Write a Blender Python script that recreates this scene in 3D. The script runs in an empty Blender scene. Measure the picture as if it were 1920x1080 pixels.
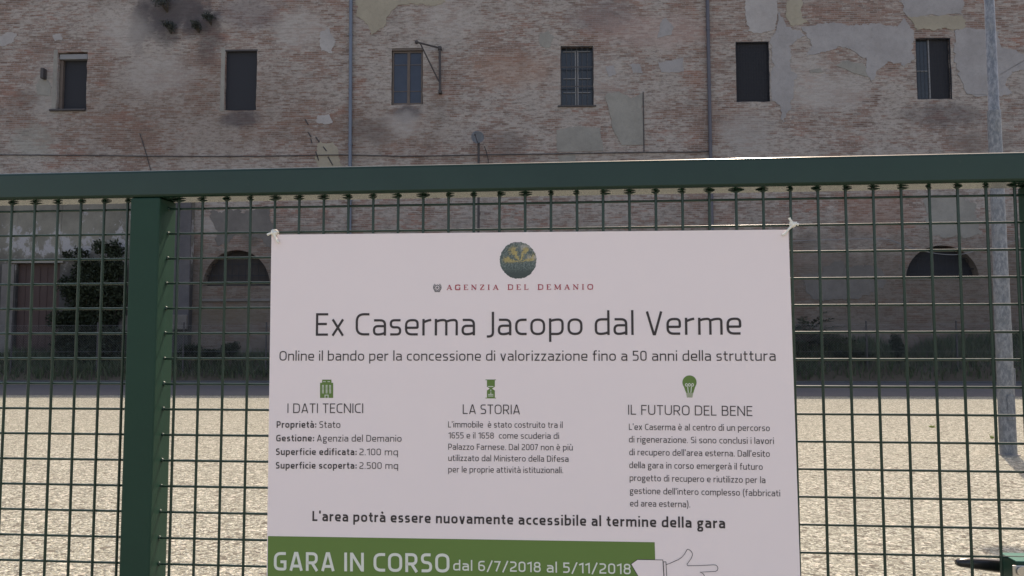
import bpy, bmesh, math, random
from mathutils import Vector, Matrix, noise
from math import sin, cos, tan, pi, radians, sqrt, floor
C = bpy.context.scene.collection
SC = bpy.context.scene
random.seed(7)

# ------------------------------------------------------------------ camera, sky, sun, exposure
EYE = 1.40                       # camera height
FPX = 1450.0                     # focal length in pixels of the 1920 px wide frame
PITCH, ROLL = 0.06552, -0.00109
cd = bpy.data.cameras.new('camera'); cam = bpy.data.objects.new('camera', cd); C.objects.link(cam)
cd.sensor_width = 36.0; cd.lens = FPX / 1920 * 36; cd.clip_start = 0.05; cd.clip_end = 3000
_f = Vector((0, cos(PITCH), sin(PITCH))); _u = Vector((0, -sin(PITCH), cos(PITCH))); _r = Vector((1, 0, 0))
RT = _r * cos(ROLL) + _u * sin(ROLL); UP = _u * cos(ROLL) - _r * sin(ROLL); FW = _f
m = Matrix((RT, UP, -FW)).transposed().to_4x4(); m.translation = (0, 0, EYE)
cam.matrix_world = m
SC.camera = cam

SUN_EL, SUN_AZ = radians(57), radians(26)      # azimuth clockwise from +Y (right of the view)
w = bpy.data.worlds.new('World'); SC.world = w; w.use_nodes = True
nt = w.node_tree; bg = nt.nodes['Background']; sky = nt.nodes.new('ShaderNodeTexSky')
sky.sky_type = 'NISHITA'; sky.sun_disc = False; sky.sun_elevation = SUN_EL; sky.sun_rotation = SUN_AZ
sky.air_density = 1.0; sky.dust_density = 2.5; sky.ozone_density = 1.0
nt.links.new(sky.outputs[0], bg.inputs[0]); bg.inputs[1].default_value = 0.15
sl = bpy.data.lights.new('sun', 'SUN'); so = bpy.data.objects.new('sun', sl); C.objects.link(so)
sl.energy = 2.5; sl.angle = radians(0.53); sl.color = (1, 0.96, 0.89)
S = Vector((sin(SUN_AZ) * cos(SUN_EL), cos(SUN_AZ) * cos(SUN_EL), sin(SUN_EL)))
so.rotation_euler = S.to_track_quat('Z', 'Y').to_euler()
vs = SC.view_settings; vs.view_transform = 'Standard'; vs.look = 'None'; vs.gamma = 1; vs.exposure = 1.11
vs.use_white_balance = True; vs.white_balance_temperature = 7900; vs.white_balance_tint = 17
vs.use_curve_mapping = False
SC.render.engine = 'CYCLES'; SC.cycles.use_denoising = True; SC.cycles.max_bounces = 8

# ------------------------------------------------------------------ geometry of the place
GYAW = 0.08856; GO = Vector((-0.83253, 1.91969, 0)); GZ = EYE + 0.32555; CW = 0.062; RH = 0.0623   # gate mesh plane
WYAW = radians(2.0); WD = 27.0                                                                   # facade plane
def ray(px, py): return FW + RT * ((px - 960) / FPX) + UP * ((540 - py) / FPX)
class Plane:                      # local frame: x along, y away from the street, z up
    def __init__(s, origin, yaw):
        s.o = origin; s.yaw = yaw; s.ex = Vector((cos(yaw), -sin(yaw), 0)); s.n = Vector((sin(yaw), cos(yaw), 0))
    def at(s, px, py, d=0.0):     # where the line of sight meets the plane y = d
        r = ray(px, py); e = Vector((0, 0, EYE))
        t = ((s.o - e).dot(s.n) + d) / r.dot(s.n); P = e + r * t - s.o
        return Vector((P.dot(s.ex), d, P.z))
    def world(s, x, y, z): return s.o + s.ex * x + s.n * y + Vector((0, 0, z))
GP = Plane(GO, GYAW); _wn = Vector((sin(WYAW), cos(WYAW), 0)); WP = Plane(_wn * WD, WYAW)
def ground(px, py, z=0.0):
    r = ray(px, py); t = (z - EYE) / r.z
    return Vector((0, 0, EYE)) + r * t

# ------------------------------------------------------------------ object helpers
def link(name, me, mat, parent=None):
    o = bpy.data.objects.new(name, me); C.objects.link(o)
    if mat is not None:
        for mm in (mat if isinstance(mat, (list, tuple)) else [mat]): me.materials.append(mm)
    if parent is not None: o.parent = parent
    return o
def obj(name, bm, mat, parent=None, smooth=False):
    me = bpy.data.meshes.new(name); bm.normal_update(); bm.to_mesh(me); bm.free()
    if smooth:
        for p in me.polygons: p.use_smooth = True
    return link(name, me, mat, parent)
def tag(o, label, cat, group=None):
    o['label'] = label; o['category'] = cat
    if group: o['group'] = group
    return o
def thing(name, label, cat, loc=(0, 0, 0), rz=0, group=None):
    o = bpy.data.objects.new(name, None); C.objects.link(o); o.location = loc; o.rotation_euler = (0, 0, rz)
    return tag(o, label, cat, group)
def struct(o, kind='structure'): o['kind'] = kind; return o
def box(bm, x0, x1, y0, y1, z0, z1, bev=0.0, seg=2):
    vs_ = [bm.verts.new((x, y, z)) for x in (x0, x1) for y in (y0, y1) for z in (z0, z1)]
    fs = [bm.faces.new([vs_[i] for i in q]) for q in ((0, 1, 3, 2), (4, 6, 7, 5), (0, 4, 5, 1), (2, 3, 7, 6), (0, 2, 6, 4), (1, 5, 7, 3))]
    if bev: bmesh.ops.bevel(bm, geom=list({e for f in fs for e in f.edges}), offset=bev, segments=seg, affect='EDGES', profile=0.5)
def tube(bm, pts, r, n=8, cap=True):
    pts = [Vector(p) for p in pts]; rs = r if isinstance(r, (list, tuple)) else [r] * len(pts)
    rings = []; prev = None
    for i, p in enumerate(pts):
        d = (pts[min(i + 1, len(pts) - 1)] - pts[max(i - 1, 0)]).normalized()
        if prev is None:
            a = d.cross(Vector((0, 0, 1))); a = a if a.length > 1e-3 else d.cross(Vector((1, 0, 0)))
        else: a = prev - d * prev.dot(d)
        a.normalize(); b = d.cross(a); prev = a
        rings.append([bm.verts.new(p + (a * cos(2 * pi * k / n) + b * sin(2 * pi * k / n)) * rs[i]) for k in range(n)])
    for A, B in zip(rings, rings[1:]):
        for k in range(n): bm.faces.new((A[k], A[(k + 1) % n], B[(k + 1) % n], B[k]))
    if cap:                       # caps get vertices of their own, so smooth shading stays true along the tube
        bm.faces.new([bm.verts.new(v.co) for v in rings[0][::-1]]); bm.faces.new([bm.verts.new(v.co) for v in rings[-1]])
def blob(bm, c, r, sub=1, jit=0.0):
    rr = r if isinstance(r, (list, tuple)) else (r, r, r)
    g = bmesh.ops.create_icosphere(bm, subdivisions=sub, radius=1)
    for v in g['verts']:
        k = 1 + random.uniform(-jit, jit)
        v.co = Vector(c) + Vector((v.co.x * rr[0], v.co.y * rr[1], v.co.z * rr[2])) * k
def prism(bm, poly, y0, y1):      # polygon in x,z pushed from y0 to y1
    A = [bm.verts.new((p[0], y0, p[1])) for p in poly]; B = [bm.verts.new((p[0], y1, p[1])) for p in poly]
    bm.faces.new(A); bm.faces.new(B[::-1]); n = len(poly)
    for i in range(n): bm.faces.new((A[i], B[i], B[(i + 1) % n], A[(i + 1) % n]))

# ------------------------------------------------------------------ material helpers
class NT:
    def __init__(s, name):
        s.m = bpy.data.materials.new(name); s.m.use_nodes = True; s.t = s.m.node_tree
        s.b = s.t.nodes['Principled BSDF']; s.out = s.t.nodes['Material Output']
    def n(s, typ, **kw):
        x = s.t.nodes.new('ShaderNode' + typ)
        for k, v in kw.items(): setattr(x, k, v)
        return x
    def put(s, v, sock):
        if hasattr(v, 'is_output'): s.t.links.new(v, sock)
        else: sock.default_value = v
    def math(s, op, a, b=0.0, c=None, clamp=False):
        x = s.n('Math', operation=op, use_clamp=clamp); s.put(a, x.inputs[0]); s.put(b, x.inputs[1])
        if c is not None: s.put(c, x.inputs[2])
        return x.outputs[0]
    def mix(s, f, a, b, mode='MIX'):
        x = s.n('Mix', data_type='RGBA', blend_type=mode); s.put(f, x.inputs[0])
        s.put(a if hasattr(a, 'is_output') else (*a, 1), x.inputs[6]); s.put(b if hasattr(b, 'is_output') else (*b, 1), x.inputs[7])
        return x.outputs[2]
    def ss(s, v, a, b):           # smooth step a..b -> 0..1
        x = s.n('MapRange', interpolation_type='SMOOTHSTEP'); s.put(v, x.inputs[0]); s.put(a, x.inputs[1]); s.put(b, x.inputs[2])
        return x.outputs[0]
    def coord(s, kind='Object'): return s.n('TexCoord').outputs[kind]
    def map(s, v, scale=(1, 1, 1), loc=(0, 0, 0)):
        x = s.n('Mapping'); s.put(v, x.inputs[0]); x.inputs['Scale'].default_value = scale; x.inputs['Location'].default_value = loc
        return x.outputs[0]
    def noise(s, v, scale, detail=4, rough=0.55, dist=0.0):
        x = s.n('TexNoise'); s.put(v, x.inputs['Vector']); x.inputs['Scale'].default_value = scale
        x.inputs['Detail'].default_value = detail; x.inputs['Roughness'].default_value = rough; x.inputs['Distortion'].default_value = dist
        return x.outputs['Fac']
    def bump(s, h, strength=0.3, dist=0.01):
        x = s.n('Bump'); x.inputs['Strength'].default_value = strength; x.inputs['Distance'].default_value = dist
        s.put(h, x.inputs['Height']); s.t.links.new(x.outputs[0], s.b.inputs['Normal'])
    def ramp(s, f, stops):
        x = s.n('ValToRGB'); s.put(f, x.inputs[0]); cr = x.color_ramp
        while len(cr.elements) < len(stops): cr.elements.new(0.5)
        for e, (p, c) in zip(cr.elements, stops): e.position = p; e.color = (*c, 1)
        return x.outputs[0]
    def done(s, col=None, rough=0.8, metal=0.0, spec=None):
        if col is not None: s.put(col if hasattr(col, 'is_output') else (*col, 1), s.b.inputs['Base Color'])
        s.put(rough, s.b.inputs['Roughness']); s.put(metal, s.b.inputs['Metallic'])
        if spec is not None: s.b.inputs['Specular IOR Level'].default_value = spec
        return s.m
def simple(name, col, rough=0.8, metal=0.0, var=0.25, scale=6.0, spec=None, bump=0.0, bscale=40):
    k = NT(name); v = k.coord(); n1 = k.noise(v, scale, 5); n2 = k.noise(v, scale * 9, 3)
    f = k.math('ADD', k.math('MULTIPLY', n1, 0.7), k.math('MULTIPLY', n2, 0.3))
    c = k.mix(f, tuple(x * (1 - var) for x in col), tuple(min(1, x * (1 + var)) for x in col))
    if bump: k.bump(k.noise(v, bscale, 4), bump, 0.01)
    return k.done(c, rough, metal, spec)

# ---- old brick facade: each brick has its own tone, lime wash lies over them in drifts, stains and a painted lens gradient on top
def brick_material():
    k = NT('old_brick'); v = k.coord(); sp = k.n('SeparateXYZ'); k.put(v, sp.inputs[0]); x, z = sp.outputs[0], sp.outputs[2]
    wob = k.math('MULTIPLY', k.math('SUBTRACT', k.noise(k.map(v, (.35, 1, .5)), 1.2, 3), .5), .10)
    zz = k.math('ADD', z, wob)
    row = k.math('DIVIDE', zz, .073); ri = k.math('FLOOR', row); rf = k.math('FRACT', row)
    xs = k.math('ADD', k.math('DIVIDE', x, .27), k.math('MULTIPLY', ri, .47)); xi = k.math('FLOOR', xs); xf = k.math('FRACT', xs)
    def rand(off):
        cb = k.n('CombineXYZ'); k.put(xi, cb.inputs[0]); k.put(ri, cb.inputs[1]); cb.inputs[2].default_value = off
        wn = k.n('TexWhiteNoise', noise_dimensions='3D'); k.put(cb.outputs[0], wn.inputs['Vector']); return wn.outputs['Value']
    rnd, rnd2 = rand(0.3), rand(3.7)
    mort = k.math('MAXIMUM', k.math('GREATER_THAN', rf, .78), k.math('GREATER_THAN', xf, .94))
    brick = k.ramp(rnd, [(0, (.045, .036, .034)), (.22, (.115, .070, .060)), (.55, (.20, .104, .082)), (.82, (.265, .165, .138)), (1, (.32, .255, .225))])
    fine = k.noise(v, 24, 4, .7)
    reg = k.noise(k.map(v, (.8, 1, 1.8), (13, 0, 6)), 1.1, 5, .65)
    brick = k.mix(.50, brick, k.ramp(reg, [(.25, (.12, .088, .080)), (.45, (.175, .115, .098)), (.6, (.215, .135, .110)), (.75, (.205, .158, .138))]))
    brick = k.mix(.30, brick, k.mix(fine, (.08, .06, .055), (.33, .25, .215)))
    big = k.noise(k.map(v, (1, 1, 1.2)), .30, 5, .6)
    mid = k.noise(k.map(v, (.7, 1, 1.3), (7, 0, 3)), 1.3, 6, .68)
    run = k.noise(k.map(v, (.9, 1, 7.5), (3, 0, 8)), 2.0, 5, .72)           # runs of bare bricks along the courses
    small = k.noise(k.map(v, (1, 1, 2.2), (1, 0, 9)), 7.0, 4, .7)
    wash = k.math('ADD', k.math('ADD', k.math('MULTIPLY', big, 1.2), k.math('MULTIPLY', mid, .9)), k.math('ADD', k.math('ADD', k.math('MULTIPLY', rnd2, .22), k.math('MULTIPLY', run, 1.15)), k.math('MULTIPLY', small, .40)))
    wf = k.ss(wash, 1.76, 2.04)
    washc = k.mix(k.noise(v, 2.1, 5, .7), (.245, .216, .198), (.43, .395, .37))
    washc = k.mix(k.math('MULTIPLY', k.ss(k.noise(k.map(v, (.8, 1, 2.2), (4, 4, 4)), 5, 5, .8), .47, .62), .8), washc, (.15, .125, .112))
    col = k.mix(k.math('MULTIPLY', mort, .70), brick, (.30, .272, .25))
    col = k.mix(k.math('MULTIPLY', wf, .90), col, washc)
    # old dark courses / weathering
    dk = k.ss(k.noise(k.map(v, (.5, 1, .9), (11, 0, 5)), .9, 6, .66), .52, .74)
    col = k.mix(k.math('MULTIPLY', dk, .45), col, (.090, .076, .070))
    red = k.ss(k.noise(k.map(v, (.6, 1, 1.6), (21, 0, 2)), .8, 5, .6), .50, .70)
    col = k.mix(k.math('MULTIPLY', k.math('MULTIPLY', red, k.math('SUBTRACT', 1.0, wf)), .42), col, (.31, .135, .10))
    def stain_or_gradient(cx, cz, rx, rz, amt, c, soft=.55, nscale=1.6):
        nonlocal col
        dx = k.math('DIVIDE', k.math('SUBTRACT', x, cx), rx); dz = k.math('DIVIDE', k.math('SUBTRACT', z, cz), rz)
        d = k.math('SQRT', k.math('ADD', k.math('MULTIPLY', dx, dx), k.math('MULTIPLY', dz, dz)))
        d = k.math('ADD', d, k.math('MULTIPLY', k.math('SUBTRACT', k.noise(v, nscale, 5, .65), .5), 1.5))
        col = k.mix(k.math('MULTIPLY', k.ss(d, 1.0 + soft * .3, 1.0 - soft), amt), col, c)
    for px, py, rx, rz, amt, c in STAINS_AND_GRADIENT:
        p = WP.at(px, py); stain_or_gradient(p.x, p.z, rx / 53.7, rz / 53.7, amt, c)
    low = k.ss(z, 7.6, 2.6)       # lower wall darkened in colour, mimicking the lens veil above; uneven upper edge
    low = k.ss(k.math('ADD', low, k.math('MULTIPLY', k.math('SUBTRACT', mid, .5), 1.2)), .25, .95)
    col = k.mix(k.math('MULTIPLY', low, .70), col, (.080, .062, .050))
    gr = k.noise(v, 55, 3, .7)
    col = k.mix(.45, col, k.mix(gr, (0, 0, 0), (1, 1, 1)), 'SOFT_LIGHT')
    h = k.math('ADD', k.math('MULTIPLY', k.math('SUBTRACT', 1.0, mort), .5), k.math('ADD', k.math('MULTIPLY', rnd, .5), k.math('MULTIPLY', fine, .8)))
    k.bump(h, .55, .02)
    return k.done(col, .92, spec=.2)
DARK, PALE, RUST = (.07, .062, .068), (.36, .335, .32), (.30, .15, .08)
STAINS_AND_GRADIENT = [(325, 20, 85, 60, .85, DARK), (312, 45, 40, 50, .5, DARK), (372, 42, 40, 40, .5, DARK), (262, 45, 26, 60, .6, DARK), (470, 25, 70, 40, .45, (.13, .11, .12)), (392, 70, 34, 60, .5, DARK),
          (330, 210, 330, 120, .30, (.125, .082, .062)), (700, 250, 160, 70, .25, (.13, .085, .065)), (300, 140, 80, 50, .45, PALE), (560, 55, 60, 50, .5, PALE), (230, 60, 60, 50, .45, PALE), (95, 165, 40, 70, .5, (.30, .285, .27)),  # broad brown first entry here paints a lens gradient into the left wall
          (450, 222, 46, 22, .7, DARK), (762, 212, 34, 20, .75, (.09, .085, .095)), (752, 232, 50, 26, .55, PALE),
          (60, 268, 60, 40, .45, (.27, .275, .25)), (1500, 150, 90, 60, .4, PALE), (1560, 175, 80, 40, .5, PALE), (1400, 250, 60, 45, .55, (.30, .285, .275)),
          (1770, 215, 80, 30, .5, DARK), (1850, 270, 70, 40, .4, (.15, .12, .11)), (700, 245, 50, 30, .5, (.11, .09, .085)), (955, 270, 40, 30, .45, (.11, .09, .085)),
          (1130, 30, 70, 40, .4, (.17, .15, .16)), (840, 40, 60, 60, .4, PALE), (1230, 60, 120, 40, .45, (.36, .27, .25)), (1100, 150, 90, 60, .35, PALE),
          (960, 130, 100, 40, .35, (.32, .19, .14)), (470, 430, 26, 36, .7, (.075, .07, .06)), (415, 420, 60, 30, .5, PALE), (1560, 540, 70, 26, .6, (.24, .23, .22)),
          (1780, 400, 50, 40, .6, (.31, .30, .30)), (1545, 490, 60, 40, .55, (.27, .25, .24)), (1640, 400, 90, 50, .4, (.22, .12, .09)), (430, 590, 80, 24, .5, (.23, .20, .14))]

def plaster(name, a, b, streak=True):
    k = NT(name); v = k.coord(); n1 = k.noise(v, .9, 6, .62); n2 = k.noise(v, 5, 5, .65); n3 = k.noise(v, 30, 3, .7)
    c = k.mix(k.ss(n1, .3, .7), a, b); c = k.mix(k.math('MULTIPLY', k.ss(n2, .45, .75), .35), c, tuple(x * .72 for x in a))
    c = k.mix(.22, c, k.mix(n3, (0, 0, 0), (1, 1, 1)), 'SOFT_LIGHT')
    k.bump(k.math('ADD', n2, k.math('MULTIPLY', n3, .5)), .35, .02)
    return k.done(c, .9, spec=.2)
M = {}
M['brick'] = brick_material()
M['plaster_grey'] = plaster('grey_render', (.245, .232, .235), (.305, .292, .296))
M['plaster_beige'] = plaster('beige_render', (.265, .235, .19), (.31, .28, .225))
M['plaster_dim'] = plaster('dim_render', (.21, .20, .185), (.26, .25, .23))
M['damp'] = plaster('damp_render', (.115, .105, .10), (.16, .148, .14))
M['pilaster'] = plaster('dark_render', (.075, .072, .080), (.105, .10, .105))
M['lime'] = plaster('lime_skim', (.29, .272, .27), (.355, .338, .335))
def peel_material():
    k = NT('peeling_plaster'); v = k.coord(); sp = k.n('SeparateXYZ'); k.put(v, sp.inputs[0]); z = sp.outputs[2]
    n1 = k.noise(v, .8, 5, .6); n2 = k.noise(k.map(v, (1, 1, .8)), 2.6, 6, .68); n3 = k.noise(v, 22, 3, .7)
    c = k.mix(k.ss(n1, .35, .65), (.135, .126, .108), (.20, .188, .162))
    zone = k.math('MULTIPLY', k.ss(z, 3.6, 4.3), k.ss(z, 5.6, 4.9))
    f = k.math('MULTIPLY', k.ss(k.math('ADD', n2, k.math('MULTIPLY', zone, .10)), .58, .66), .75)
    c = k.mix(f, c, (.34, .33, .345))
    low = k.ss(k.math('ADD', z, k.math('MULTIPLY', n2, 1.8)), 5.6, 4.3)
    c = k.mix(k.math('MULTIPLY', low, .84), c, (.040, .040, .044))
    c = k.mix(.25, c, k.mix(n3, (0, 0, 0), (1, 1, 1)), 'SOFT_LIGHT')
    k.bump(k.math('ADD', n2, k.math('MULTIPLY', n3, .4)), .4, .03)
    return k.done(c, .92, spec=.2)
M['peel'] = peel_material()
def gravel_material():
    k = NT('pale_gravel'); v = k.coord()
    def cells(sc, off):
        x = k.n('TexVoronoi', feature='F1'); k.put(k.map(v, (1, 1, 1), off), x.inputs['Vector']); x.inputs['Scale'].default_value = sc
        s3 = k.n('SeparateColor'); k.put(x.outputs['Color'], s3.inputs[0]); return s3.outputs[0], x.outputs['Distance'], s3.outputs[1]
    r1, d1, h1 = cells(66, (0, 0, 0)); r2, d2, h2 = cells(30, (3, 1, 0))
    c = k.ramp(r1, [(0, (.075, .070, .056)), (.22, (.160, .158, .128)), (.6, (.252, .255, .205)), (.88, (.360, .365, .302)), (1, (.50, .508, .437))])
    c = k.mix(k.math('MULTIPLY', k.ss(r2, .86, .95), .55), c, (.55, .52, .44))
    c = k.mix(k.math('MULTIPLY', k.ss(r2, .12, .05), .75), c, (.075, .062, .048))
    big = k.noise(v, .5, 5, .6); mid = k.noise(v, 3.5, 4, .6)
    c = k.mix(k.math('MULTIPLY', k.ss(big, .45, .7), .16), c, (.215, .215, .172))
    c = k.mix(k.math('MULTIPLY', k.ss(mid, .50, .72), .14), c, (.165, .152, .125))
    hgt = k.math('ADD', k.math('MULTIPLY', k.math('SUBTRACT', .7, d1), r1), k.math('ADD', k.math('MULTIPLY', k.math('SUBTRACT', .7, d2), k.math('MULTIPLY', r2, 1.4)), k.math('MULTIPLY', k.noise(v, 26, 4, .7), .9)))
    k.bump(hgt, .85, .02)
    return k.done(c, .88, spec=.25)
M['gravel'] = gravel_material()
def shade_paving_material():
    k = NT('shade_paving'); v = k.coord(); n = k.noise(v, 1.2, 5); g = k.noise(v, 90, 2, .8)
    c = k.mix(n, (.060, .062, .068), (.095, .096, .10)); c = k.mix(k.ss(g, .55, .75), c, (.15, .148, .145)); k.bump(g, .4, .006)
    return k.done(c, .85, spec=.3)
M['shade_paving'] = shade_paving_material()
def paint_material():
    k = NT('green_gloss_paint'); v = k.coord(); n = k.noise(v, 3.0, 5, .6); f = k.noise(v, 160, 2, .5); dirt = k.noise(v, 22, 5, .7)
    c = k.mix(k.ss(n, .35, .7), (.003, .022, .012), (.006, .028, .016)); c = k.mix(k.math('MULTIPLY', k.ss(dirt, .62, .8), .35), c, (.07, .075, .06))
    k.bump(k.math('ADD', k.math('MULTIPLY', f, .25), n), .06, .004)
    r = k.math('ADD', .12, k.math('MULTIPLY', dirt, .14))
    return k.done(c, r, spec=.36)
M['paint'] = paint_material()
M['sunlit_green'] = simple('sunlit_green_paint', (.035, .15, .115), .35, var=.15, scale=40, spec=.4)  # lit copy of the green paint, sunlight put into the colour
M['rod'] = simple('rod_paint', (.008, .030, .020), .5, var=.3, scale=30, spec=.15)
_b = M['rod'].node_tree.nodes['Principled BSDF']; _b.inputs['Coat Weight'].default_value = .55; _b.inputs['Coat Roughness'].default_value = .21; _b.inputs['Coat IOR'].default_value = 1.5
M['satin'] = simple('satin_green_paint', (.010, .043, .027), .5, var=.2, scale=8, spec=.25)
M['paper'] = simple('poster_vinyl', (.87, .745, .730), .42, var=.02, scale=2.5, spec=.35, bump=.05, bscale=5)
M['ink'] = simple('dark_ink', (.050, .040, .040), .5, var=.05, spec=.3)
M['inkgreen'] = simple('green_ink', (.122, .208, .050), .45, var=.04, spec=.35)
M['inkred'] = simple('red_ink', (.42, .035, .06), .5, var=.05)
M['inkgrey'] = simple('grey_ink', (.16, .15, .155), .5, var=.1)
M['paleink'] = simple('pale_print', (.70, .70, .62), .45, var=.01, spec=.35)
M['string'] = simple('white_string', (.82, .79, .70), .7, var=.08, scale=80)
M['black'] = simple('black_plastic', (.012, .012, .013), .28, var=.1, spec=.5)
M['steel'] = simple('brushed_steel', (.55, .53, .50), .32, 1.0, var=.08, scale=30)
def galv_material():
    k = NT('galvanised_steel'); v = k.coord(); n1 = k.noise(v, 3, 5, .7); n2 = k.noise(k.map(v, (1, 1, .5)), 28, 4, .75)
    c = k.mix(k.ss(n2, .38, .66), (.115, .125, .14), (.235, .24, .25)); c = k.mix(k.math('MULTIPLY', k.ss(n1, .5, .7), .4), c, (.20, .185, .16)); return k.done(c, .55, .15)
M['galv'] = galv_material()
M['iron'] = simple('dark_iron', (.045, .04, .042), .7, var=.3, scale=12)
M['pipe_grey'] = simple('grey_pipe', (.115, .14, .185), .5, .2, var=.15, scale=3)
M['pipe_dark'] = simple('dark_pipe', (.075, .075, .095), .55, .1, var=.2, scale=3)
M['wood'] = simple('weathered_wood', (.105, .082, .072), .85, var=.35, scale=7)
M['wood_red'] = simple('red_brown_board', (.055, .032, .029), .8, var=.3, scale=5)
M['oldboard'] = simple('old_board', (.034, .029, .029), .85, var=.4, scale=5)
M['palewood'] = simple('pale_frame', (.19, .19, .20), .7, var=.15, scale=5)
M['dark'] = simple('dark_interior', (.30, .29, .30), .95, var=.3, scale=2)
M['screen'] = simple('dark_screen', (.013, .014, .020), .8, var=.3, scale=20)
def glassy(name, col):
    k = NT(name); v = k.coord(); n = k.noise(v, 3, 4); c = k.mix(n, tuple(x * .7 for x in col), tuple(x * 1.3 for x in col)); k.bump(k.noise(v, 4, 2), .15, .02)
    return k.done(c, .25, spec=.4)
M['blueglass'] = glassy('blue_pane', (.022, .030, .050)); M['slateglass'] = glassy('slate_pane', (.022, .028, .038))
M['stone'] = simple('pale_stone', (.22, .205, .19), .85, var=.2, scale=5, bump=.3)
M['dish'] = simple('grey_dish', (.20, .21, .22), .6, var=.15, scale=8)
M['earth'] = simple('dark_earth', (.062, .050, .036), .95, var=.4, scale=3, bump=.6, bscale=8)
def leaf(name, a, b):
    k = NT(name); oi = k.n('NewGeometry'); c = k.mix(oi.outputs['Random Per Island'], a, b); return k.done(c, .7, spec=.25)
M['leaf'] = leaf('dark_leaf', (.010, .016, .009), (.028, .038, .020)); M['grass'] = leaf('dry_grass', (.030, .052, .026), (.085, .098, .055))
M['wallweed'] = leaf('hazed_leaf', (.030, .038, .036), (.060, .068, .062)); M['weed'] = leaf('sunlit_weed', (.16, .22, .04), (.28, .32, .08)); M['bark'] = simple('bark', (.06, .05, .04), .9)  # wall weed leaves paler and bluer, haze put into their colour
M['roof'] = simple('terracotta_tiles', (.30, .14, .09), .85, var=.3, scale=4)

# ------------------------------------------------------------------ ground
def sheet(name, poly, z, mat):
    bm = bmesh.new(); bm.faces.new([bm.verts.new((p[0], p[1], z)) for p in poly]); o = obj(name, bm, mat); return struct(o)
R_ = 600
sheet('ground', [(-R_, -R_), (R_, -R_), (R_, R_), (-R_, R_)], 0.0, M['gravel'])
def facade_strip(d0, d1, L=60): return [WP.world(-L, d0, 0), WP.world(L, d0, 0), WP.world(L, d1, 0), WP.world(-L, d1, 0)]
D_KERB = WP.at(960, 718, 0) and (ground(960, 718) - WP.o).dot(WP.n)      # kerb and shade line, measured from the facade
D_SHADE = (ground(960, 742.5) - WP.o).dot(WP.n)
sheet('shade_strip', facade_strip(D_SHADE, D_KERB + .02), 0.004, M['shade_paving'])  # dark bluish strip cut to the building's shade, which its colour deepens
bm = bmesh.new(); box(bm, -60, 60, D_KERB, D_KERB + .07, -.1, .06, .01)
k = obj('kerb', bm, M['shade_paving']); k.location = WP.o; k.rotation_euler = (0, 0, -WYAW); struct(k)
# earth bank climbing from the kerb to the wall
bm = bmesh.new(); NX, NY = 150, 8
def sstep(a, b, x): q = min(1, max(0, (x - a) / (b - a))); return q * q * (3 - 2 * q)
def bank_z(x, t): return .06 + (.74 + .62 * sstep(8.0, 9.6, x) - .5 * math.exp(-((x - 12.4) / .75) ** 2)) * (t ** .75) + .16 * noise.noise(Vector((x * .5, t * 2, 0))) * min(1, t * 3) + .10 * noise.noise(Vector((x * 2.1, t * 5, 4))) * min(1, t * 3)
grid = []
for i in range(NX + 1):
    x = -45 + 90 * i / NX
    grid.append([bm.verts.new((x, D_KERB + .12 + (-D_KERB - .12 + .05) * j / NY, bank_z(x, j / NY))) for j in range(NY + 1)])
for i in range(NX):
    for j in range(NY): bm.faces.new((grid[i][j], grid[i + 1][j], grid[i + 1][j + 1], grid[i][j + 1]))
k = obj('bank', bm, M['earth'], smooth=True); k.location = WP.o; k.rotation_euler = (0, 0, -WYAW); struct(k)

# ------------------------------------------------------------------ the brick building
H_EAVE = 14.35; X0, X1 = -42.0, 42.0
bld = thing('brick_barracks', 'long old brick building with peeling plaster and small dark upper windows', 'building', WP.o, -WYAW)
WIN = [(107, 98, 162, 205), (422, 94, 481, 207), (734, 90, 793, 196), (1051, 86, 1113, 198), (1380, 78, 1443, 191), (1718, 71, 1784, 186)]
wins = []
for a, b, c, d in WIN:
    L = WP.at(a, (b + d) / 2); R = WP.at(c, (b + d) / 2); T = WP.at((a + c) / 2, b); B = WP.at((a + c) / 2, d)
    wins.append((L.x, R.x, B.z, T.z))
ARCH = [(442, 380, 506, 469, 536), None, None, None, (1768, 1699, 1836, 460, 522)]
arches = []
def arch_from(cx, l, r, t, b):
    L = WP.at(l, b); R = WP.at(r, b); T = WP.at(cx, t); return ((L.x + R.x) / 2, (R.x - L.x) / 2, (L.z + R.z) / 2, T.z - (L.z + R.z) / 2)
a0 = arch_from(*ARCH[0]); a4 = arch_from(*ARCH[4]); arches = [a0]
for i in (2, 3, 4):
    cx = (wins[i][0] + wins[i][1]) / 2; arches.append((cx, (a0[1] + a4[1]) / 2, (a0[2] + a4[2]) / 2, (a0[3] + a4[3]) / 2))
arches.append(a4)
def arch_poly(cx, hw, zb, h, n=20, grow=0.0, ybase=0.0):
    P = [(cx - hw - grow, zb - ybase), (cx + hw + grow, zb - ybase)]
    P += [(cx + (hw + grow) * cos(pi * i / n), zb + (h + grow) * sin(pi * i / n)) for i in range(1, n)]
    return P
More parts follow.
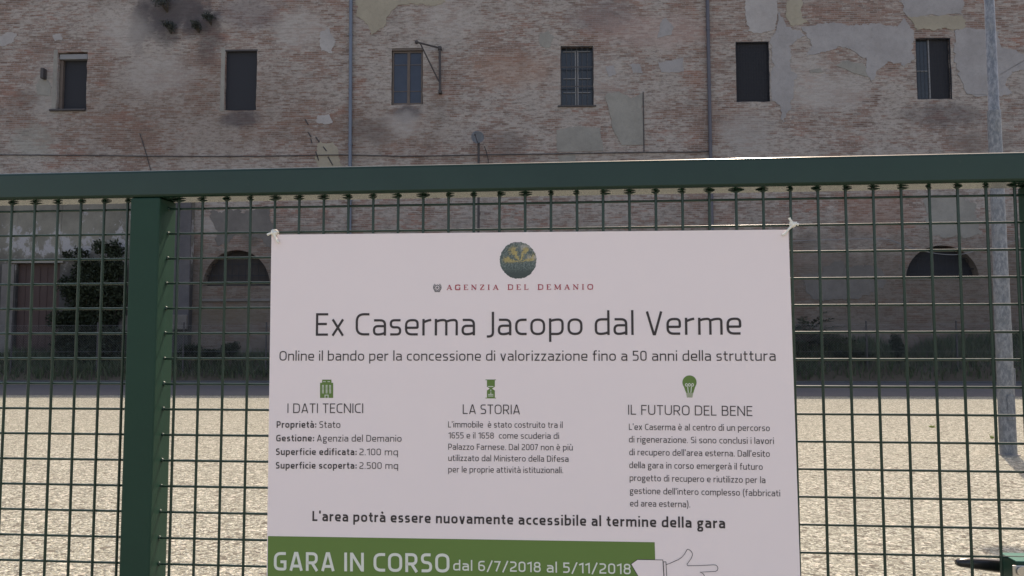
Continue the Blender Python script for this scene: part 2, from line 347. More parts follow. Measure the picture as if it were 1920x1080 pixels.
# wall slab with the openings cut through it
bm = bmesh.new(); box(bm, X0, X1, 0, .55, -.2, H_EAVE); slab = obj('wall', bm, M['brick'], bld)
bm = bmesh.new(); rng = random.Random(3)
for i, (l, r, b, t) in enumerate(wins):
    def edge(p, q, n, amp):
        return [(p[0] + (q[0] - p[0]) * s / n + rng.uniform(-amp, amp), p[1] + (q[1] - p[1]) * s / n + rng.uniform(-amp, amp)) for s in range(n)]
    am = .035 if i == 0 else .012
    prism(bm, edge((l, b), (r, b), 5, am) + edge((r, b), (r, t), 9, am) + edge((r, t), (l, t), 5, am * .5) + edge((l, t), (l, b), 9, am * .6), -.5, 1.0)
for a in arches: prism(bm, arch_poly(*a), -.5, 1.0)
bmesh.ops.recalc_face_normals(bm, faces=bm.faces[:]); cut = obj('cutter', bm, None)
cut.location = WP.o; cut.rotation_euler = (0, 0, -WYAW)
md = slab.modifiers.new('openings', 'BOOLEAN'); md.object = cut; md.operation = 'DIFFERENCE'; md.solver = 'EXACT'
dg = bpy.context.evaluated_depsgraph_get(); ev = slab.evaluated_get(dg); nm = bpy.data.meshes.new_from_object(ev)
slab.modifiers.clear(); old = slab.data; slab.data = nm; bpy.data.meshes.remove(old); bpy.data.objects.remove(cut)
nm.name = 'wall'
bm = bmesh.new()                  # dark rooms behind the openings, back wall and gables
box(bm, X0, X1, .62, 12, -.2, 6.9); box(bm, X0, X1, .62, 12, 7.1, H_EAVE - .02)
for f in bm.faces: f.normal_flip()
# leave the street side of each room open
for f in [f for f in bm.faces if abs(f.calc_center_median().y - .62) < .01]: bm.faces.remove(f)
obj('room_shell', bm, M['dark'], bld)
bm = bmesh.new(); box(bm, X0, X1, 12.05, 12.5, -.2, H_EAVE); box(bm, X0 - .4, X0 - .002, 0, 12.5, -.2, H_EAVE); box(bm, X1 + .002, X1 + .4, 0, 12.5, -.2, H_EAVE)
box(bm, X0, X1, .57, 12.04, 6.93, 7.07)
obj('rear_wall', bm, M['brick'], bld)
bm = bmesh.new()
for q in ([(X0 - .6, -.12, H_EAVE + .01), (X1 + .6, -.12, H_EAVE + .01), (X1 + .6, 6.2, H_EAVE + 1.9), (X0 - .6, 6.2, H_EAVE + 1.9)], [(X0 - .6, 12.7, H_EAVE + .01), (X1 + .6, 12.7, H_EAVE + .01), (X1 + .6, 6.2, H_EAVE + 1.9), (X0 - .6, 6.2, H_EAVE + 1.9)]):
    A = [bm.verts.new(p) for p in q]; B = [bm.verts.new(Vector(p) + Vector((0, 0, .14))) for p in q]
    bm.faces.new(A); bm.faces.new(B)
    for i in range(4): bm.faces.new((A[i], A[(i + 1) % 4], B[(i + 1) % 4], B[i]))
obj('roof', bm, M['roof'], bld)

def patch(pts, mat, th, label=None, amp=.05, step=.05, closed_px=True, dense=True):
    P = [WP.at(x, y) for x, y in pts]; P = [Vector((p.x, p.z)) for p in P]; out = []
    for i, p in enumerate(P):
        q = P[(i + 1) % len(P)]; n = max(1, int((q - p).length / step))
        for s in range(n):
            c = p.lerp(q, s / n); v3 = Vector((c.x * 2.0, c.y * 2.0, th * 100)); w3 = v3 * 4.3; u3 = v3 * 11
            a = amp * (1 if s else .4)
            g_ = lambda o_: a * (2.6 * noise.noise(v3 + o_) + 1.3 * noise.noise(w3 + o_) + .8 * noise.noise(u3 + o_))
            out.append((c.x + g_(Vector((0, 0, 0))), c.y + g_(Vector((9, 9, 9))) * .8))
    bm = bmesh.new(); prism(bm, out, -th, .01); bm.normal_update(); bmesh.ops.triangulate(bm, faces=[f for f in bm.faces if len(f.verts) > 4])
    bmesh.ops.recalc_face_normals(bm, faces=bm.faces[:])
    return obj('plaster_patch', bm, mat, bld)
def Z(ox, oy, s, *pts): return [(ox + x / s, oy + y / s) for x, y in pts]
patch(Z(1280, 0, 3, (350, -40), (520, -40), (540, 70), (520, 170), (430, 185), (365, 170), (350, 80)), M['lime'], .016)
patch(Z(1280, 0, 3, (545, 60), (580, 150), (660, 165), (690, 200), (600, 255), (606, 400), (640, 420), (620, 500), (600, 620), (565, 690), (548, 590), (500, 560), (500, 210), (525, 190)), M['plaster_grey'], .018)
patch(Z(1280, 0, 3, (668, 150), (820, 135), (940, 140), (1050, 135), (1210, 150), (1255, 100), (1300, 180), (1300, 330), (1240, 380), (1225, 350), (1150, 345), (1090, 400), (1060, 455), (1035, 410), (1030, 320), (950, 285), (870, 265), (800, 300), (690, 320), (725, 250), (690, 195)), M['plaster_grey'], .016)
patch(Z(1280, 0, 3, (865, 372), (905, 345), (1010, 350), (1045, 395), (1050, 430), (960, 410)), M['plaster_dim'], .014, amp=.03)
patch(Z(1280, 0, 3, (710, 395), (780, 385), (790, 408), (715, 412)), M['plaster_dim'], .014, amp=.03)
patch(Z(1280, 0, 3, (1525, 175), (1600, 160), (1760, 175), (1800, 270), (1960, 330), (1960, 380), (1850, 400), (1820, 460), (1850, 530), (1760, 540), (1605, 530), (1560, 440), (1525, 350)), M['plaster_grey'], .017)
patch(Z(1280, 0, 3, (1215, 5), (1330, -40), (1580, -40), (1575, 75), (1450, 85), (1270, 88), (1240, 60)), M['plaster_grey'], .015)
patch(Z(1280, 0, 3, (1265, 95), (1450, 90), (1582, 92), (1580, 165), (1400, 172), (1310, 170)), M['plaster_beige'], .020)
patch(Z(1280, 0, 3, (585, 10), (640, -20), (680, 20), (670, 95), (720, 130), (600, 140), (575, 90)), M['plaster_beige'], .013)
patch(Z(640, 0, 3, (85, -40), (560, -40), (585, 10), (540, 30), (400, 20), (330, 30), (280, 75), (240, 150), (170, 195), (120, 110), (90, 90)), M['plaster_beige'], .015)
patch(Z(640, 0, 3, (1110, 190), (1160, 170), (1195, 215), (1170, 270), (1120, 250)), M['plaster_dim'], .012, amp=.035)
patch(Z(640, 0, 3, (1790, 130), (1830, 100), (1875, 150), (1850, 200), (1780, 215)), M['plaster_grey'], .012, amp=.035)
patch(Z(640, 0, 3, (1780, 350), (1925, 330), (1925, 405), (1800, 408)), M['plaster_grey'], .012, amp=.03)
patch(Z(640, 0, 3, (1490, 530), (1560, 515), (1630, 560), (1698, 525), (1700, 812), (1570, 815), (1530, 740), (1510, 650)), M['plaster_dim'], .018, amp=.035)
patch(Z(640, 0, 3, (1210, 730), (1330, 708), (1460, 720), (1472, 850), (1210, 856)), M['plaster_dim'], .017, amp=.025)
patch(Z(640, 0, 3, (1620, 362), (1690, 355), (1700, 405), (1640, 412)), M['plaster_grey'], .010, amp=.03)
patch(Z(640, 0, 3, (1485, 375), (1535, 370), (1540, 425), (1500, 432)), M['plaster_grey'], .010, amp=.03)
patch(Z(640, 0, 3, (1215, 875), (1310, 870), (1310, 915), (1230, 915)), M['plaster_dim'], .012, amp=.03)
patch(Z(0, 0, 3, (-30, 200), (60, 180), (95, 190), (80, 235), (0, 265), (-30, 270)), M['lime'], .012, amp=.04)
patch(Z(0, 0, 3, (300, 195), (340, 190), (352, 220), (310, 232)), M['lime'], .012, amp=.03)
patch(Z(0, 0, 3, (1782, 660), (1850, 640), (1870, 680), (1830, 700), (1780, 695)), M['lime'], .012, amp=.04)
patch(Z(0, 0, 3, (1800, 180), (1850, 160), (1890, 240), (1870, 300), (1810, 290)), M['lime'], .012, amp=.05)
patch(Z(0, 0, 3, (200, 480), (245, 420), (290, 490), (290, 540), (210, 530)), M['plaster_dim'], .015, amp=.02)
patch([(600, 265), (625, 270), (640, 300), (655, 330), (600, 330), (590, 290)], M['plaster_beige'], .010, amp=.05)
patch([(1500, 515), (1560, 490), (1600, 500), (1650, 505), (1655, 545), (1600, 560), (1520, 560)], M['damp'], .014, amp=.08)
patch([(1735, 375), (1790, 370), (1830, 385), (1840, 440), (1800, 445), (1740, 440)], M['plaster_dim'], .012, amp=.09)
patch([(395, 400), (430, 390), (460, 400), (500, 385), (520, 470), (490, 450), (455, 440), (410, 460)], M['damp'], .012, amp=.08)

# --- window fillings
def grille(bm, l, r, b, t, y, nv, nh, th):
    for i in range(1, nv + 1):
        x = l + (r - l) * i / (nv + 1); box(bm, x - th, x + th, y - th, y + th, b, t)
    for i in range(1, nh + 1):
        z = b + (t - b) * i / (nh + 1); box(bm, l, r, y - th * 2.2, y - th * 1.05, z - th, z + th)
def frame(bm, l, r, b, t, y0, y1, wd):
    box(bm, l, l + wd, y0, y1, b, t); box(bm, r - wd, r, y0, y1, b, t); box(bm, l + wd, r - wd, y0, y1, t - wd, t); box(bm, l + wd, r - wd, y0, y1, b, b + wd)
def pane(bm, l, r, b, t, y): box(bm, l, r, y, y + .012, b, t)
def win(i, label):
    o = bpy.data.objects.new('window', None); C.objects.link(o); o.parent = bld; o['label'] = label
    return o, *wins[i]
# open hole with a pale timber lintel
o, l, r, b, t = win(0, 'open window hole with broken edges and a pale timber lintel')
bm = bmesh.new(); box(bm, l + .03, r - .02, .05, .24, t - .24, t - .05, .01); obj('lintel', bm, M['palewood'], o)
bm = bmesh.new(); box(bm, l + .02, l + .13, .12, .30, b + .02, t - .25, .01); obj('jamb', bm, M['wood'], o)
bm = bmesh.new(); pane(bm, l - .02, r + .02, b - .02, t + .02, .24); obj('screen', bm, M['screen'], o)  # added pane; its dark blue tone lifts the black of the open hole
bm = bmesh.new(); box(bm, l - .22, r + .02, -.08, .20, b - .07, b + .008, .02); obj('sill', bm, M['iron'], o)
bm = bmesh.new(); box(bm, l - .50, l - .38, -.22, -.01, b + (t - b) * .52, b + (t - b) * .70, .02); obj('wall_mark_block', bm, M['iron'], o)  # box standing in for a dark triangular mark on the wall
o, l, r, b, t = win(1, 'black window closed by a dark screen')
bm = bmesh.new(); pane(bm, l - .03, r + .03, b - .02, t - .03, .10); obj('screen', bm, M['screen'], o)
bm = bmesh.new(); box(bm, l - .03, r + .02, -.01, .18, t - .04, t + .02, .005); obj('lintel', bm, M['iron'], o)
o, l, r, b, t = win(2, 'blue glazed window with brown mullion and glazing bars')
bm = bmesh.new(); frame(bm, l + .02, r - .02, b + .02, t - .10, .07, .14, .055); cx = (l + r) / 2 + .04; box(bm, cx - .05, cx + .05, .07, .14, b + .075, t - .155)
obj('frame', bm, M['wood'], o)
for z in (b + (t - b) * .245, b + (t - b) * .715):
    for p, q in ((l + .075, cx - .052), (cx + .052, r - .075)):
        bm = bmesh.new(); box(bm, p, q, .09, .12, z - .010, z + .010); obj('glazing_bar', bm, M['wood'], o)
bm = bmesh.new(); pane(bm, l + .07, cx - .045, b + .07, t - .15, .105); pane(bm, cx + .045, r - .07, b + .07, t - .15, .105); obj('pane', bm, M['blueglass'], o)
bm = bmesh.new(); box(bm, l - .05, r + .02, .01, .2, t - .09, t - .01, .01); obj('lintel', bm, M['wood'], o)
o, l, r, b, t = win(3, 'barred window with a pale double mullion behind its iron bars')
bm = bmesh.new(); frame(bm, l, r, b, t, .02, .06, .03); grille(bm, l + .03, r - .03, b + .03, t - .03, .045, 5, 0, .008)
for z in (b + (t - b) * .325, b + (t - b) * .65): box(bm, l + .03, r - .03, .028, .034, z - .02, z + .02)
obj('grille', bm, M['iron'], o)
bm = bmesh.new(); cx = (l + r) / 2; box(bm, cx - .065, cx - .025, .16, .2, b, t - .12); box(bm, cx + .020, cx + .06, .16, .2, b, t - .12)
for z in (b + (t - b) * .24, b + (t - b) * .475, b + (t - b) * .93): box(bm, l + .1, cx - .067, .17, .19, z - .014, z + .014); box(bm, cx + .062, r - .1, .17, .19, z - .014, z + .014)
obj('mullion', bm, M['palewood'], o)
bm = bmesh.new(); pane(bm, l + .01, r - .01, b, t - .01, .21); obj('pane', bm, M['slateglass'], o)
bm = bmesh.new(); box(bm, l - .1, r + .08, -.05, .2, b - .05, b + .006, .008); obj('sill', bm, M['iron'], o)
o, l, r, b, t = win(4, 'black window behind a close iron grille')
bm = bmesh.new(); frame(bm, l, r, b, t, .02, .06, .03); grille(bm, l + .03, r - .03, b + .03, t - .03, .045, 11, 17, .004); obj('grille', bm, M['screen'], o)
bm = bmesh.new(); pane(bm, l - .01, r + .01, b - .01, t + .01, .12); obj('screen', bm, M['screen'], o)
o, l, r, b, t = win(5, 'window with one bluish leaf shut and the other dark and open')
cx = l + (r - l) * .42
bm = bmesh.new(); frame(bm, l, r, b, t, .02, .06, .03); grille(bm, l + .03, r - .03, b + .03, t - .03, .045, 8, 11, .004); obj('grille', bm, M['screen'], o)
bm = bmesh.new(); pane(bm, l + .02, cx - .03, b + .02, t - .02, .16); obj('pane', bm, M['slateglass'], o)
bm = bmesh.new(); pane(bm, cx + .03, r + .01, b - .01, t + .01, .15); obj('screen', bm, M['screen'], o)
bm = bmesh.new(); box(bm, cx - .025, cx + .02, .12, .16, b + .02, t - .02); z = b + (t - b) * .48; box(bm, l + .03, cx - .027, .13, .155, z - .014, z + .014); obj('mullion', bm, M['palewood'], o)
# --- lunettes of the lower storey
for i, a in enumerate(arches):
    o = bpy.data.objects.new('arched_window', None); C.objects.link(o); o.parent = bld
    cx, hw, zb, h = a
    bm = bmesh.new(); prism(bm, arch_poly(cx, hw + .02, zb, h + .02), .38, .42); obj('board', bm, M['oldboard'] if i == 0 else M['screen'], o)
    bm = bmesh.new()
    for j in range(1, 10):
        x = cx - hw + 2 * hw * j / 10; top = zb + h * sqrt(max(0, 1 - ((x - cx) / hw) ** 2)); tube(bm, [(x, .2, zb), (x, .2, top)], .008, 6)
    for zf in (.3, .62):
        z = zb + h * zf; hx = hw * sqrt(1 - zf * zf); box(bm, cx - hx, cx + hx, .19, .185, z - .012, z + .012)
    obj('grille', bm, M['screen'], o)
    bm = bmesh.new(); box(bm, cx - hw - .12, cx + hw + .12, -.06, .3, zb - .56, zb - .46, .02) if i == 0 else box(bm, cx - hw, cx + hw, -.02, .3, zb - .05, zb + .008, .01); obj('sill', bm, M['damp'], o)
# --- brick lintel arches over the upper windows: slim rendered surrounds
for i, (l, r, b, t) in enumerate(wins):
    if i in (0, 1):
        bm = bmesh.new(); box(bm, l - .16, l - .015, -.012, .02, b - .02, t + .10, .004); obj('surround', bm, M['plaster_dim'], bld)
# --- downpipes
def pipe(px, col, r):
    bm = bmesh.new(); P = [WP.at(px[0], 0, -.10), WP.at(px[1], 300, -.10)]; d = (P[1] - P[0]) / (P[1].z - P[0].z)
    top = P[0] + d * (H_EAVE - .1 - P[0].z); bot = P[0] + d * (.8 - P[0].z)
    tube(bm, [top, bot], r, 12)
    o = obj('downpipe', bm, col, bld, True)
    for z in range(2, 14, 2):
        bm = bmesh.new(); c = P[0] + d * (z + .3 - P[0].z); tube(bm, [c + Vector((0, 0, -.03)), c + Vector((0, 0, .03))], r * 1.25, 12); box(bm, c.x - .02, c.x + .02, c.y + r * .9, .01, c.z - .02, c.z + .02); obj('bracket', bm, col, o)
    return o
pipe((658, 656.5), M['pipe_grey'], .062); pipe((1326.5, 1332.5), M['pipe_dark'], .062)
bm = bmesh.new(); tube(bm, [WP.at(1206, 172, -.03), WP.at(1207.5, 284, -.03)], .018, 6); obj('conduit', bm, M['iron'], bld)
# --- cables on the facade
def cable(pts, d, r, mat, name='cable'):
    bm = bmesh.new(); P = [WP.at(x, y, d) for x, y in pts]; Q = []
    for i in range(len(P) - 1):
        p0, p1, p2, p3 = P[max(i - 1, 0)], P[i], P[i + 1], P[min(i + 2, len(P) - 1)]
        for s in range(6):
            t = s / 6; Q.append(.5 * ((2 * p1) + (p2 - p0) * t + (2 * p0 - 5 * p1 + 4 * p2 - p3) * t * t + (3 * p1 - p0 - 3 * p2 + p3) * t ** 3))
    Q.append(P[-1]); tube(bm, Q, r, 6); return obj(name, bm, mat, bld)
cable([(-60, 290), (120, 291), (300, 293), (480, 293), (640, 290.5), (760, 293), (900, 290.5), (1040, 288.5), (1180, 286), (1300, 285), (1334, 283)], -.05, .018, M['iron'])
cable([(262, 250), (270, 275), (280, 310), (290, 345)], -.03, .014, M['iron']); cable([(1440, 456), (1483, 452), (1560, 449), (1655, 448), (1690, 458), (1715, 467), (1760, 476), (1800, 477), (1830, 470), (1860, 464), (1900, 452), (1960, 440)], -.22, .012, M['palewood'])
# cracks where bricks have fallen out (open dark slots seen on the wall)
for p, q in (((572, 224), (578, 234)), ((578, 248), (583, 257)), ((582.5, 260), (585, 268)), ((592, 257), (599, 267)), ((606, 275), (612, 283)), ((592, 284), (597.5, 301)), ((615, 294), (624, 310))):
    bm = bmesh.new(); A = WP.at(*p, -.012); B = WP.at(*q, -.012); tube(bm, [A, B], .022, 5); obj('crack', bm, M['iron'], bld)
# --- plastered base facing with the door at the left end
PX = WP.at(356, 500, -.28); ztop = WP.at(200, 352, -.28).z
bm = bmesh.new(); xl = -32.0; A = WP.at(28, 560, -.28); Bq = WP.at(110, 560, -.28); dz = WP.at(60, 494, -.28).z
box(bm, xl, A.x, -.28, .003, -.1, ztop, .02); box(bm, A.x + .001, Bq.x, -.28, .003, dz, ztop, .0); box(bm, Bq.x + .001, PX.x, -.28, .003, -.1, ztop, .02)
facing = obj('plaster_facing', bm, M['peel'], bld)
bm = bmesh.new(); box(bm, WP.at(326, 500, -.34).x, PX.x + .03, -.36, -.285, 1.9, ztop - .02, .01); obj('pilaster', bm, M['pilaster'], bld)
dr = bpy.data.objects.new('door', None); C.objects.link(dr); dr.parent = bld
bm = bmesh.new(); box(bm, A.x + .003, Bq.x - .003, -.14, -.08, .3, dz - .003)
for i in range(1, 6):
    x = A.x + (Bq.x - A.x) * i / 6; box(bm, x - .012, x + .012, -.155, -.141, .35, dz - .1)
obj('leaf', bm, M['wood_red'], dr)
bm = bmesh.new(); box(bm, A.x - .25, Bq.x + .15, -.36, -.283, dz + .01, dz + .16, .01); obj('lintel', bm, M['stone'], dr)
bm = bmesh.new(); box(bm, A.x - .5, A.x - .05, -.31, -.282, .9, dz - .02, .01); obj('door_jamb', bm, M['damp'], dr)
for q, mt in (((323, 590, 351, 618), 'damp'), ((222, 592, 241, 622), 'damp')):
    a, b2 = WP.at(q[0], q[3], -.42), WP.at(q[2], q[1], -.42); bm = bmesh.new(); box(bm, a.x, b2.x, -.46 if mt else 0, -.30, a.z, b2.z, .03); obj('stone_block', bm, M[mt], bld)
# --- hoist bracket
hb = thing('hoist_bracket', 'dark iron swing bracket fixed to the wall beside the blue window', 'bracket', WP.o, -WYAW)
top, bot = WP.at(824.5, 90, -.12), WP.at(825, 172, -.12); tip = WP.at(781, 79, -.75); mid = WP.at(788, 81.5, -.66); low = WP.at(823, 153, -.14)
bm = bmesh.new(); tube(bm, [top + Vector((0, 0, .06)), bot], .042, 8); obj('mast', bm, M['iron'], hb)
bm = bmesh.new(); tube(bm, [top, tip], .034, 8); blob(bm, tip, .07, 2); obj('arm', bm, M['iron'], hb)
bm = bmesh.new(); tube(bm, [mid, low], .024, 8); obj('brace', bm, M['iron'], hb)
for p in (top, bot):
    bm = bmesh.new(); box(bm, p.x - .06, p.x + .06, p.y - .06, .01, p.z - .06, p.z + .05, .01); obj('wall_plate', bm, M['iron'], hb)
# --- satellite dish
sd = thing('satellite_dish', 'small grey dish on a dark mast in front of the brick wall', 'satellite dish', WP.o, -WYAW)
c = WP.at(895.5, 257, -.55); bm = bmesh.new(); rings = []
nrm = Vector((.12, -1, .28)).normalized(); ax = nrm.cross(Vector((0, 0, 1))).normalized(); ay = ax.cross(nrm)
for q in range(6):
    rr = .235 * q / 5
    rings.append([bm.verts.new(c + (ax * cos(2 * pi * k / 28) * rr * .94 + ay * sin(2 * pi * k / 28) * rr * 1.04) + nrm * (-.05 + .05 * (q / 5) ** 2))for k in range(28)] if q else [bm.verts.new(c - nrm * .05)])
for k in range(28): bm.faces.new((rings[0][0], rings[1][k], rings[1][(k + 1) % 28]))
for q in range(1, 5):
    for k in range(28): bm.faces.new((rings[q][k], rings[q + 1][k], rings[q + 1][(k + 1) % 28], rings[q][(k + 1) % 28]))
bmesh.ops.solidify(bm, geom=bm.faces[:], thickness=.006); obj('reflector', bm, M['dish'], sd, True)
bm = bmesh.new(); f0 = c + nrm * .32 + ax * .10 - ay * .10; tube(bm, [c - ay * .22, f0], .012, 6); blob(bm, f0, .035, 2); obj('feed_arm', bm, M['iron'], sd)
mt_ = WP.at(897.5, 262, -.45); mb_ = WP.at(901, 560, -.45); bm = bmesh.new(); tube(bm, [mt_, Vector((mt_.x, mt_.y, 3.2))], .042, 8)
for z in (4.0, 5.8): box(bm, mt_.x - .03, mt_.x + .03, mt_.y, .01, z - .03, z + .03)
obj('mast', bm, M['iron'], sd)
bm = bmesh.new(); tube(bm, [WP.at(908, 274, -.3), WP.at(912, 285, -.25), WP.at(915, 297, -.2), WP.at(917, 320, -.15), WP.at(916, 360, -.1)], .016, 6); obj('lead', bm, M['iron'], sd)

# ------------------------------------------------------------------ plants
def leafquad(bm, p, d, up, L, W_):
    s = d.cross(up)
    s = s.normalized() if s.length > 1e-4 else Vector((1, 0, 0))
    a = bm.verts.new(p); b = bm.verts.new(p + d * L * .45 + s * W_ * .5); c_ = bm.verts.new(p + d * L); e = bm.verts.new(p + d * L * .45 - s * W_ * .5)
    bm.faces.new((a, b, c_, e))
def rdir(r): 
    z = r.uniform(-1, 1); a = r.uniform(0, 2 * pi); q = sqrt(1 - z * z); return Vector((q * cos(a), q * sin(a), z))
def leafy(parent, name, clumps, n, L, seed, mat):
    r = random.Random(seed); bm = bmesh.new(); tot = sum(c_[3] * c_[4] * c_[5] for c_ in clumps)
    for c_ in clumps:
        for _ in range(int(n * c_[3] * c_[4] * c_[5] / tot) + 6):
            v = rdir(r) * (r.random() ** .45); p = Vector((c_[0] + v.x * c_[3], c_[1] + v.y * c_[4], c_[2] + v.z * c_[5]))
            leafquad(bm, p, (rdir(r) + Vector((0, -.3, .2))).normalized(), rdir(r), L * r.uniform(.6, 1.4), L * .55)
    return obj(name, bm, mat, parent)
def wall_plant(px, py, rx, rz, seed, label):
    c_ = WP.at(px, py, -.25); t = thing('wall_plant', label, 'plant', WP.world(c_.x, -.02, c_.z - rz), -WYAW, 'weeds rooted in the brick wall')
    r = random.Random(seed); cl = [(r.uniform(-.5, .5) * rx, -.22 + r.uniform(-.1, .1), rz + r.uniform(-.5, .5) * rz, rx * r.uniform(.4, .7), .2, rz * r.uniform(.35, .6)) for _ in range(7)]
    leafy(t, 'foliage', cl, 330, .07, seed, M['wallweed'])
    bm = bmesh.new()
    for q in cl: tube(bm, [(0, .04, 0), (q[0] * .4, -.08, q[2] * .4), (q[0], q[1], q[2])], [.02, .014, .006], 5)
    obj('stem', bm, M['bark'], t)
wall_plant(308, 2, .55, .32, 1, 'largest dark weed clump growing high on the brick wall')
wall_plant(315, 46, .26, .24, 2, 'dark weed tuft just below the largest wall clump')
wall_plant(368, 48, .17, .18, 3, 'smallest round weed tuft high on the brick wall')
wall_plant(391, 33, .24, .18, 4, 'weed tuft above and right of the smallest wall tuft')
# ivy mass beside the door
c_ = WP.at(170, 530, -.9); t = thing('ivy_bush', 'dark leafy bush covering the plastered wall beside the door', 'bush', WP.world(c_.x, -.8, .5), -WYAW)
r = random.Random(5); cl = []
for px, py, rr in ((190, 465, .30), (215, 470, .35), (150, 475, .22), (125, 480, .15), (160, 505, .5), (205, 510, .5), (215, 545, .45), (175, 545, .6), (150, 580, .6), (200, 590, .55), (165, 620, .7), (215, 630, .4), (140, 650, .6), (190, 660, .6), (120, 640, .4), (135, 540, .5), (215, 500, .5), (225, 560, .4), (185, 530, .7), (150, 610, .7), (110, 600, .4), (205, 650, .6), (180, 690, .6)):
    q = WP.at(px, py, -.7); cl.append((q.x - c_.x, r.uniform(-.1, .2), q.z - .5, rr, .32, rr * .9))
leafy(t, 'foliage', cl, 19000, .12, 5, M['leaf'])
bm = bmesh.new()
for q in cl[4:]: tube(bm, [(q[0] * .3, .2, -.2), (q[0] * .7, .15, q[2] * .5), (q[0], q[1], q[2])], [.045, .03, .01], 6)
obj('stem', bm, M['bark'], t)
# feathery shrub right of the poster
def pinnate(t, base, fronds, seed):
    r = random.Random(seed); bl, bs = bmesh.new(), bmesh.new()
    for (d, L) in fronds:
        d = Vector(d).normalized(); P = []
        for s in range(9):
            u = s / 8; P.append(base + d * L * u + Vector((0, 0, -.42 * L * u * u)) + Vector((r.uniform(-.01, .01),) * 3))
        tube(bs, P, [.014 * (1 - .8 * i / 8) for i in range(9)], 5)
        for s in range(2, 9):
            for sd_ in (-1, 1):
                for h_ in (0, .5):
                    p = P[s].lerp(P[s - 1], h_); side = d.cross(Vector((0, 0, 1))).normalized() * sd_
                    leafquad(bl, p, (side * .8 + d * .5 + Vector((0, 0, r.uniform(-.5, .1)))).normalized(), Vector((0, -.4, 1)), .24 * r.uniform(.7, 1.2) * (1.1 - .06 * s), .062)
    obj('foliage', bl, M['leaf'], t); obj('stem', bs, M['bark'], t)
def shrub(px, py, rad, n, seed, label, trunk=.6):
    c_ = WP.at(px, py, -1.2); t = thing('feathery_shrub', label, 'shrub', WP.world(c_.x, -1.2, .45), -WYAW)
    r = random.Random(seed); fr = []
    for _ in range(n):
        a = r.uniform(0, 2 * pi); e = r.uniform(.05, 1.15); fr.append(((cos(a) * cos(e), .6 * sin(a) * cos(e), sin(e)), rad * r.uniform(.65, 1.15)))
    pinnate(t, Vector((0, 0, c_.z - .45)), fr, seed)
shrub(1505, 640, 1.9, 46, 8, 'dark feathery shrub behind the right edge of the poster')
def weedbush(px, py, rx, rz, seed, label):
    c_ = WP.at(px, py, -1.5); t = thing('weed_bush', label, 'weed', WP.world(c_.x, -1.5, .55), -WYAW, 'dark weeds along the foot of the wall')
    r = random.Random(seed); z0 = c_.z - .55; cl = [(r.uniform(-.6, .6) * rx, r.uniform(-.15, .15), z0 + r.uniform(-.6, .5) * rz, rx * r.uniform(.35, .6), .2, rz * r.uniform(.35, .6)) for _ in range(8)]
    leafy(t, 'foliage', cl, 900, .09, seed, M['leaf']); bm = bmesh.new()
    for q in cl: tube(bm, [(0, 0, -.1), (q[0] * .5, 0, q[2] * .5), (q[0], q[1], q[2])], [.02, .014, .006], 5)
    obj('stem', bm, M['bark'], t)
weedbush(1686, 655, .22, .55, 11, 'tall narrow dark weed left of the lamp post')
weedbush(358, 655, .5, .22, 12, 'low dark weed clump right of the green gate post')
weedbush(432, 655, .35, .26, 13, 'bushy dark weed below the left arched window')
weedbush(395, 662, .3, .15, 14, 'smallest weed between the two low clumps beneath the left arch')
weedbush(1600, 668, .6, .22, 15, 'low broad weed below the feathery shrub')
# verge grass: uncountable
r = random.Random(21); bm = bmesh.new()
for _ in range(26000):
    x = r.uniform(-22, 22); t_ = r.random() ** .8; y = D_KERB + .13 + (-D_KERB - .2) * t_
    z = bank_z(x, t_); hgt = r.uniform(.10, .42) * (.6 + .8 * (noise.noise(Vector((x * .7, y * .7, 2))) + .5)) + .03
    a = r.uniform(0, 2 * pi); w_ = r.uniform(.008, .02); lean = Vector((r.uniform(-.35, .35), r.uniform(-.35, .25), 1)) * hgt
    s = Vector((cos(a), sin(a), 0)) * w_; p = Vector((x, y, z - .02))
    A_ = bm.verts.new(p - s); B_ = bm.verts.new(p + s); M1 = bm.verts.new(p + lean * .6 + s * .6); M2 = bm.verts.new(p + lean * .6 - s * .6); T_ = bm.verts.new(p + lean + Vector((lean.x * .5, lean.y * .5, -.03)))
    bm.faces.new((A_, B_, M1, M2)); bm.faces.new((M2, M1, T_))
g = obj('verge_grass', bm, M['grass']); g.location = WP.o; g.rotation_euler = (0, 0, -WYAW); struct(g, 'stuff')
# sunlit weeds in the gravel
for i, (px, py, lab) in enumerate(((1750, 802, 'tiny green weed in the gravel, farther from the lamp post'), (1860, 822, 'tiny green weed in the gravel just left of the lamp post'))):
    p = ground(px, py); r = random.Random(30 + i); bm = bmesh.new()
    for _ in range(26):
        d = (rdir(r) + Vector((0, 0, 1.0))).normalized(); leafquad(bm, Vector((r.uniform(-.02, .02), r.uniform(-.02, .02), 0)), d, rdir(r), r.uniform(.03, .075), .012)
    o = obj('gravel_weed', bm, M['weed']); o.location = p; tag(o, lab, 'weed', 'weeds in the gravel')

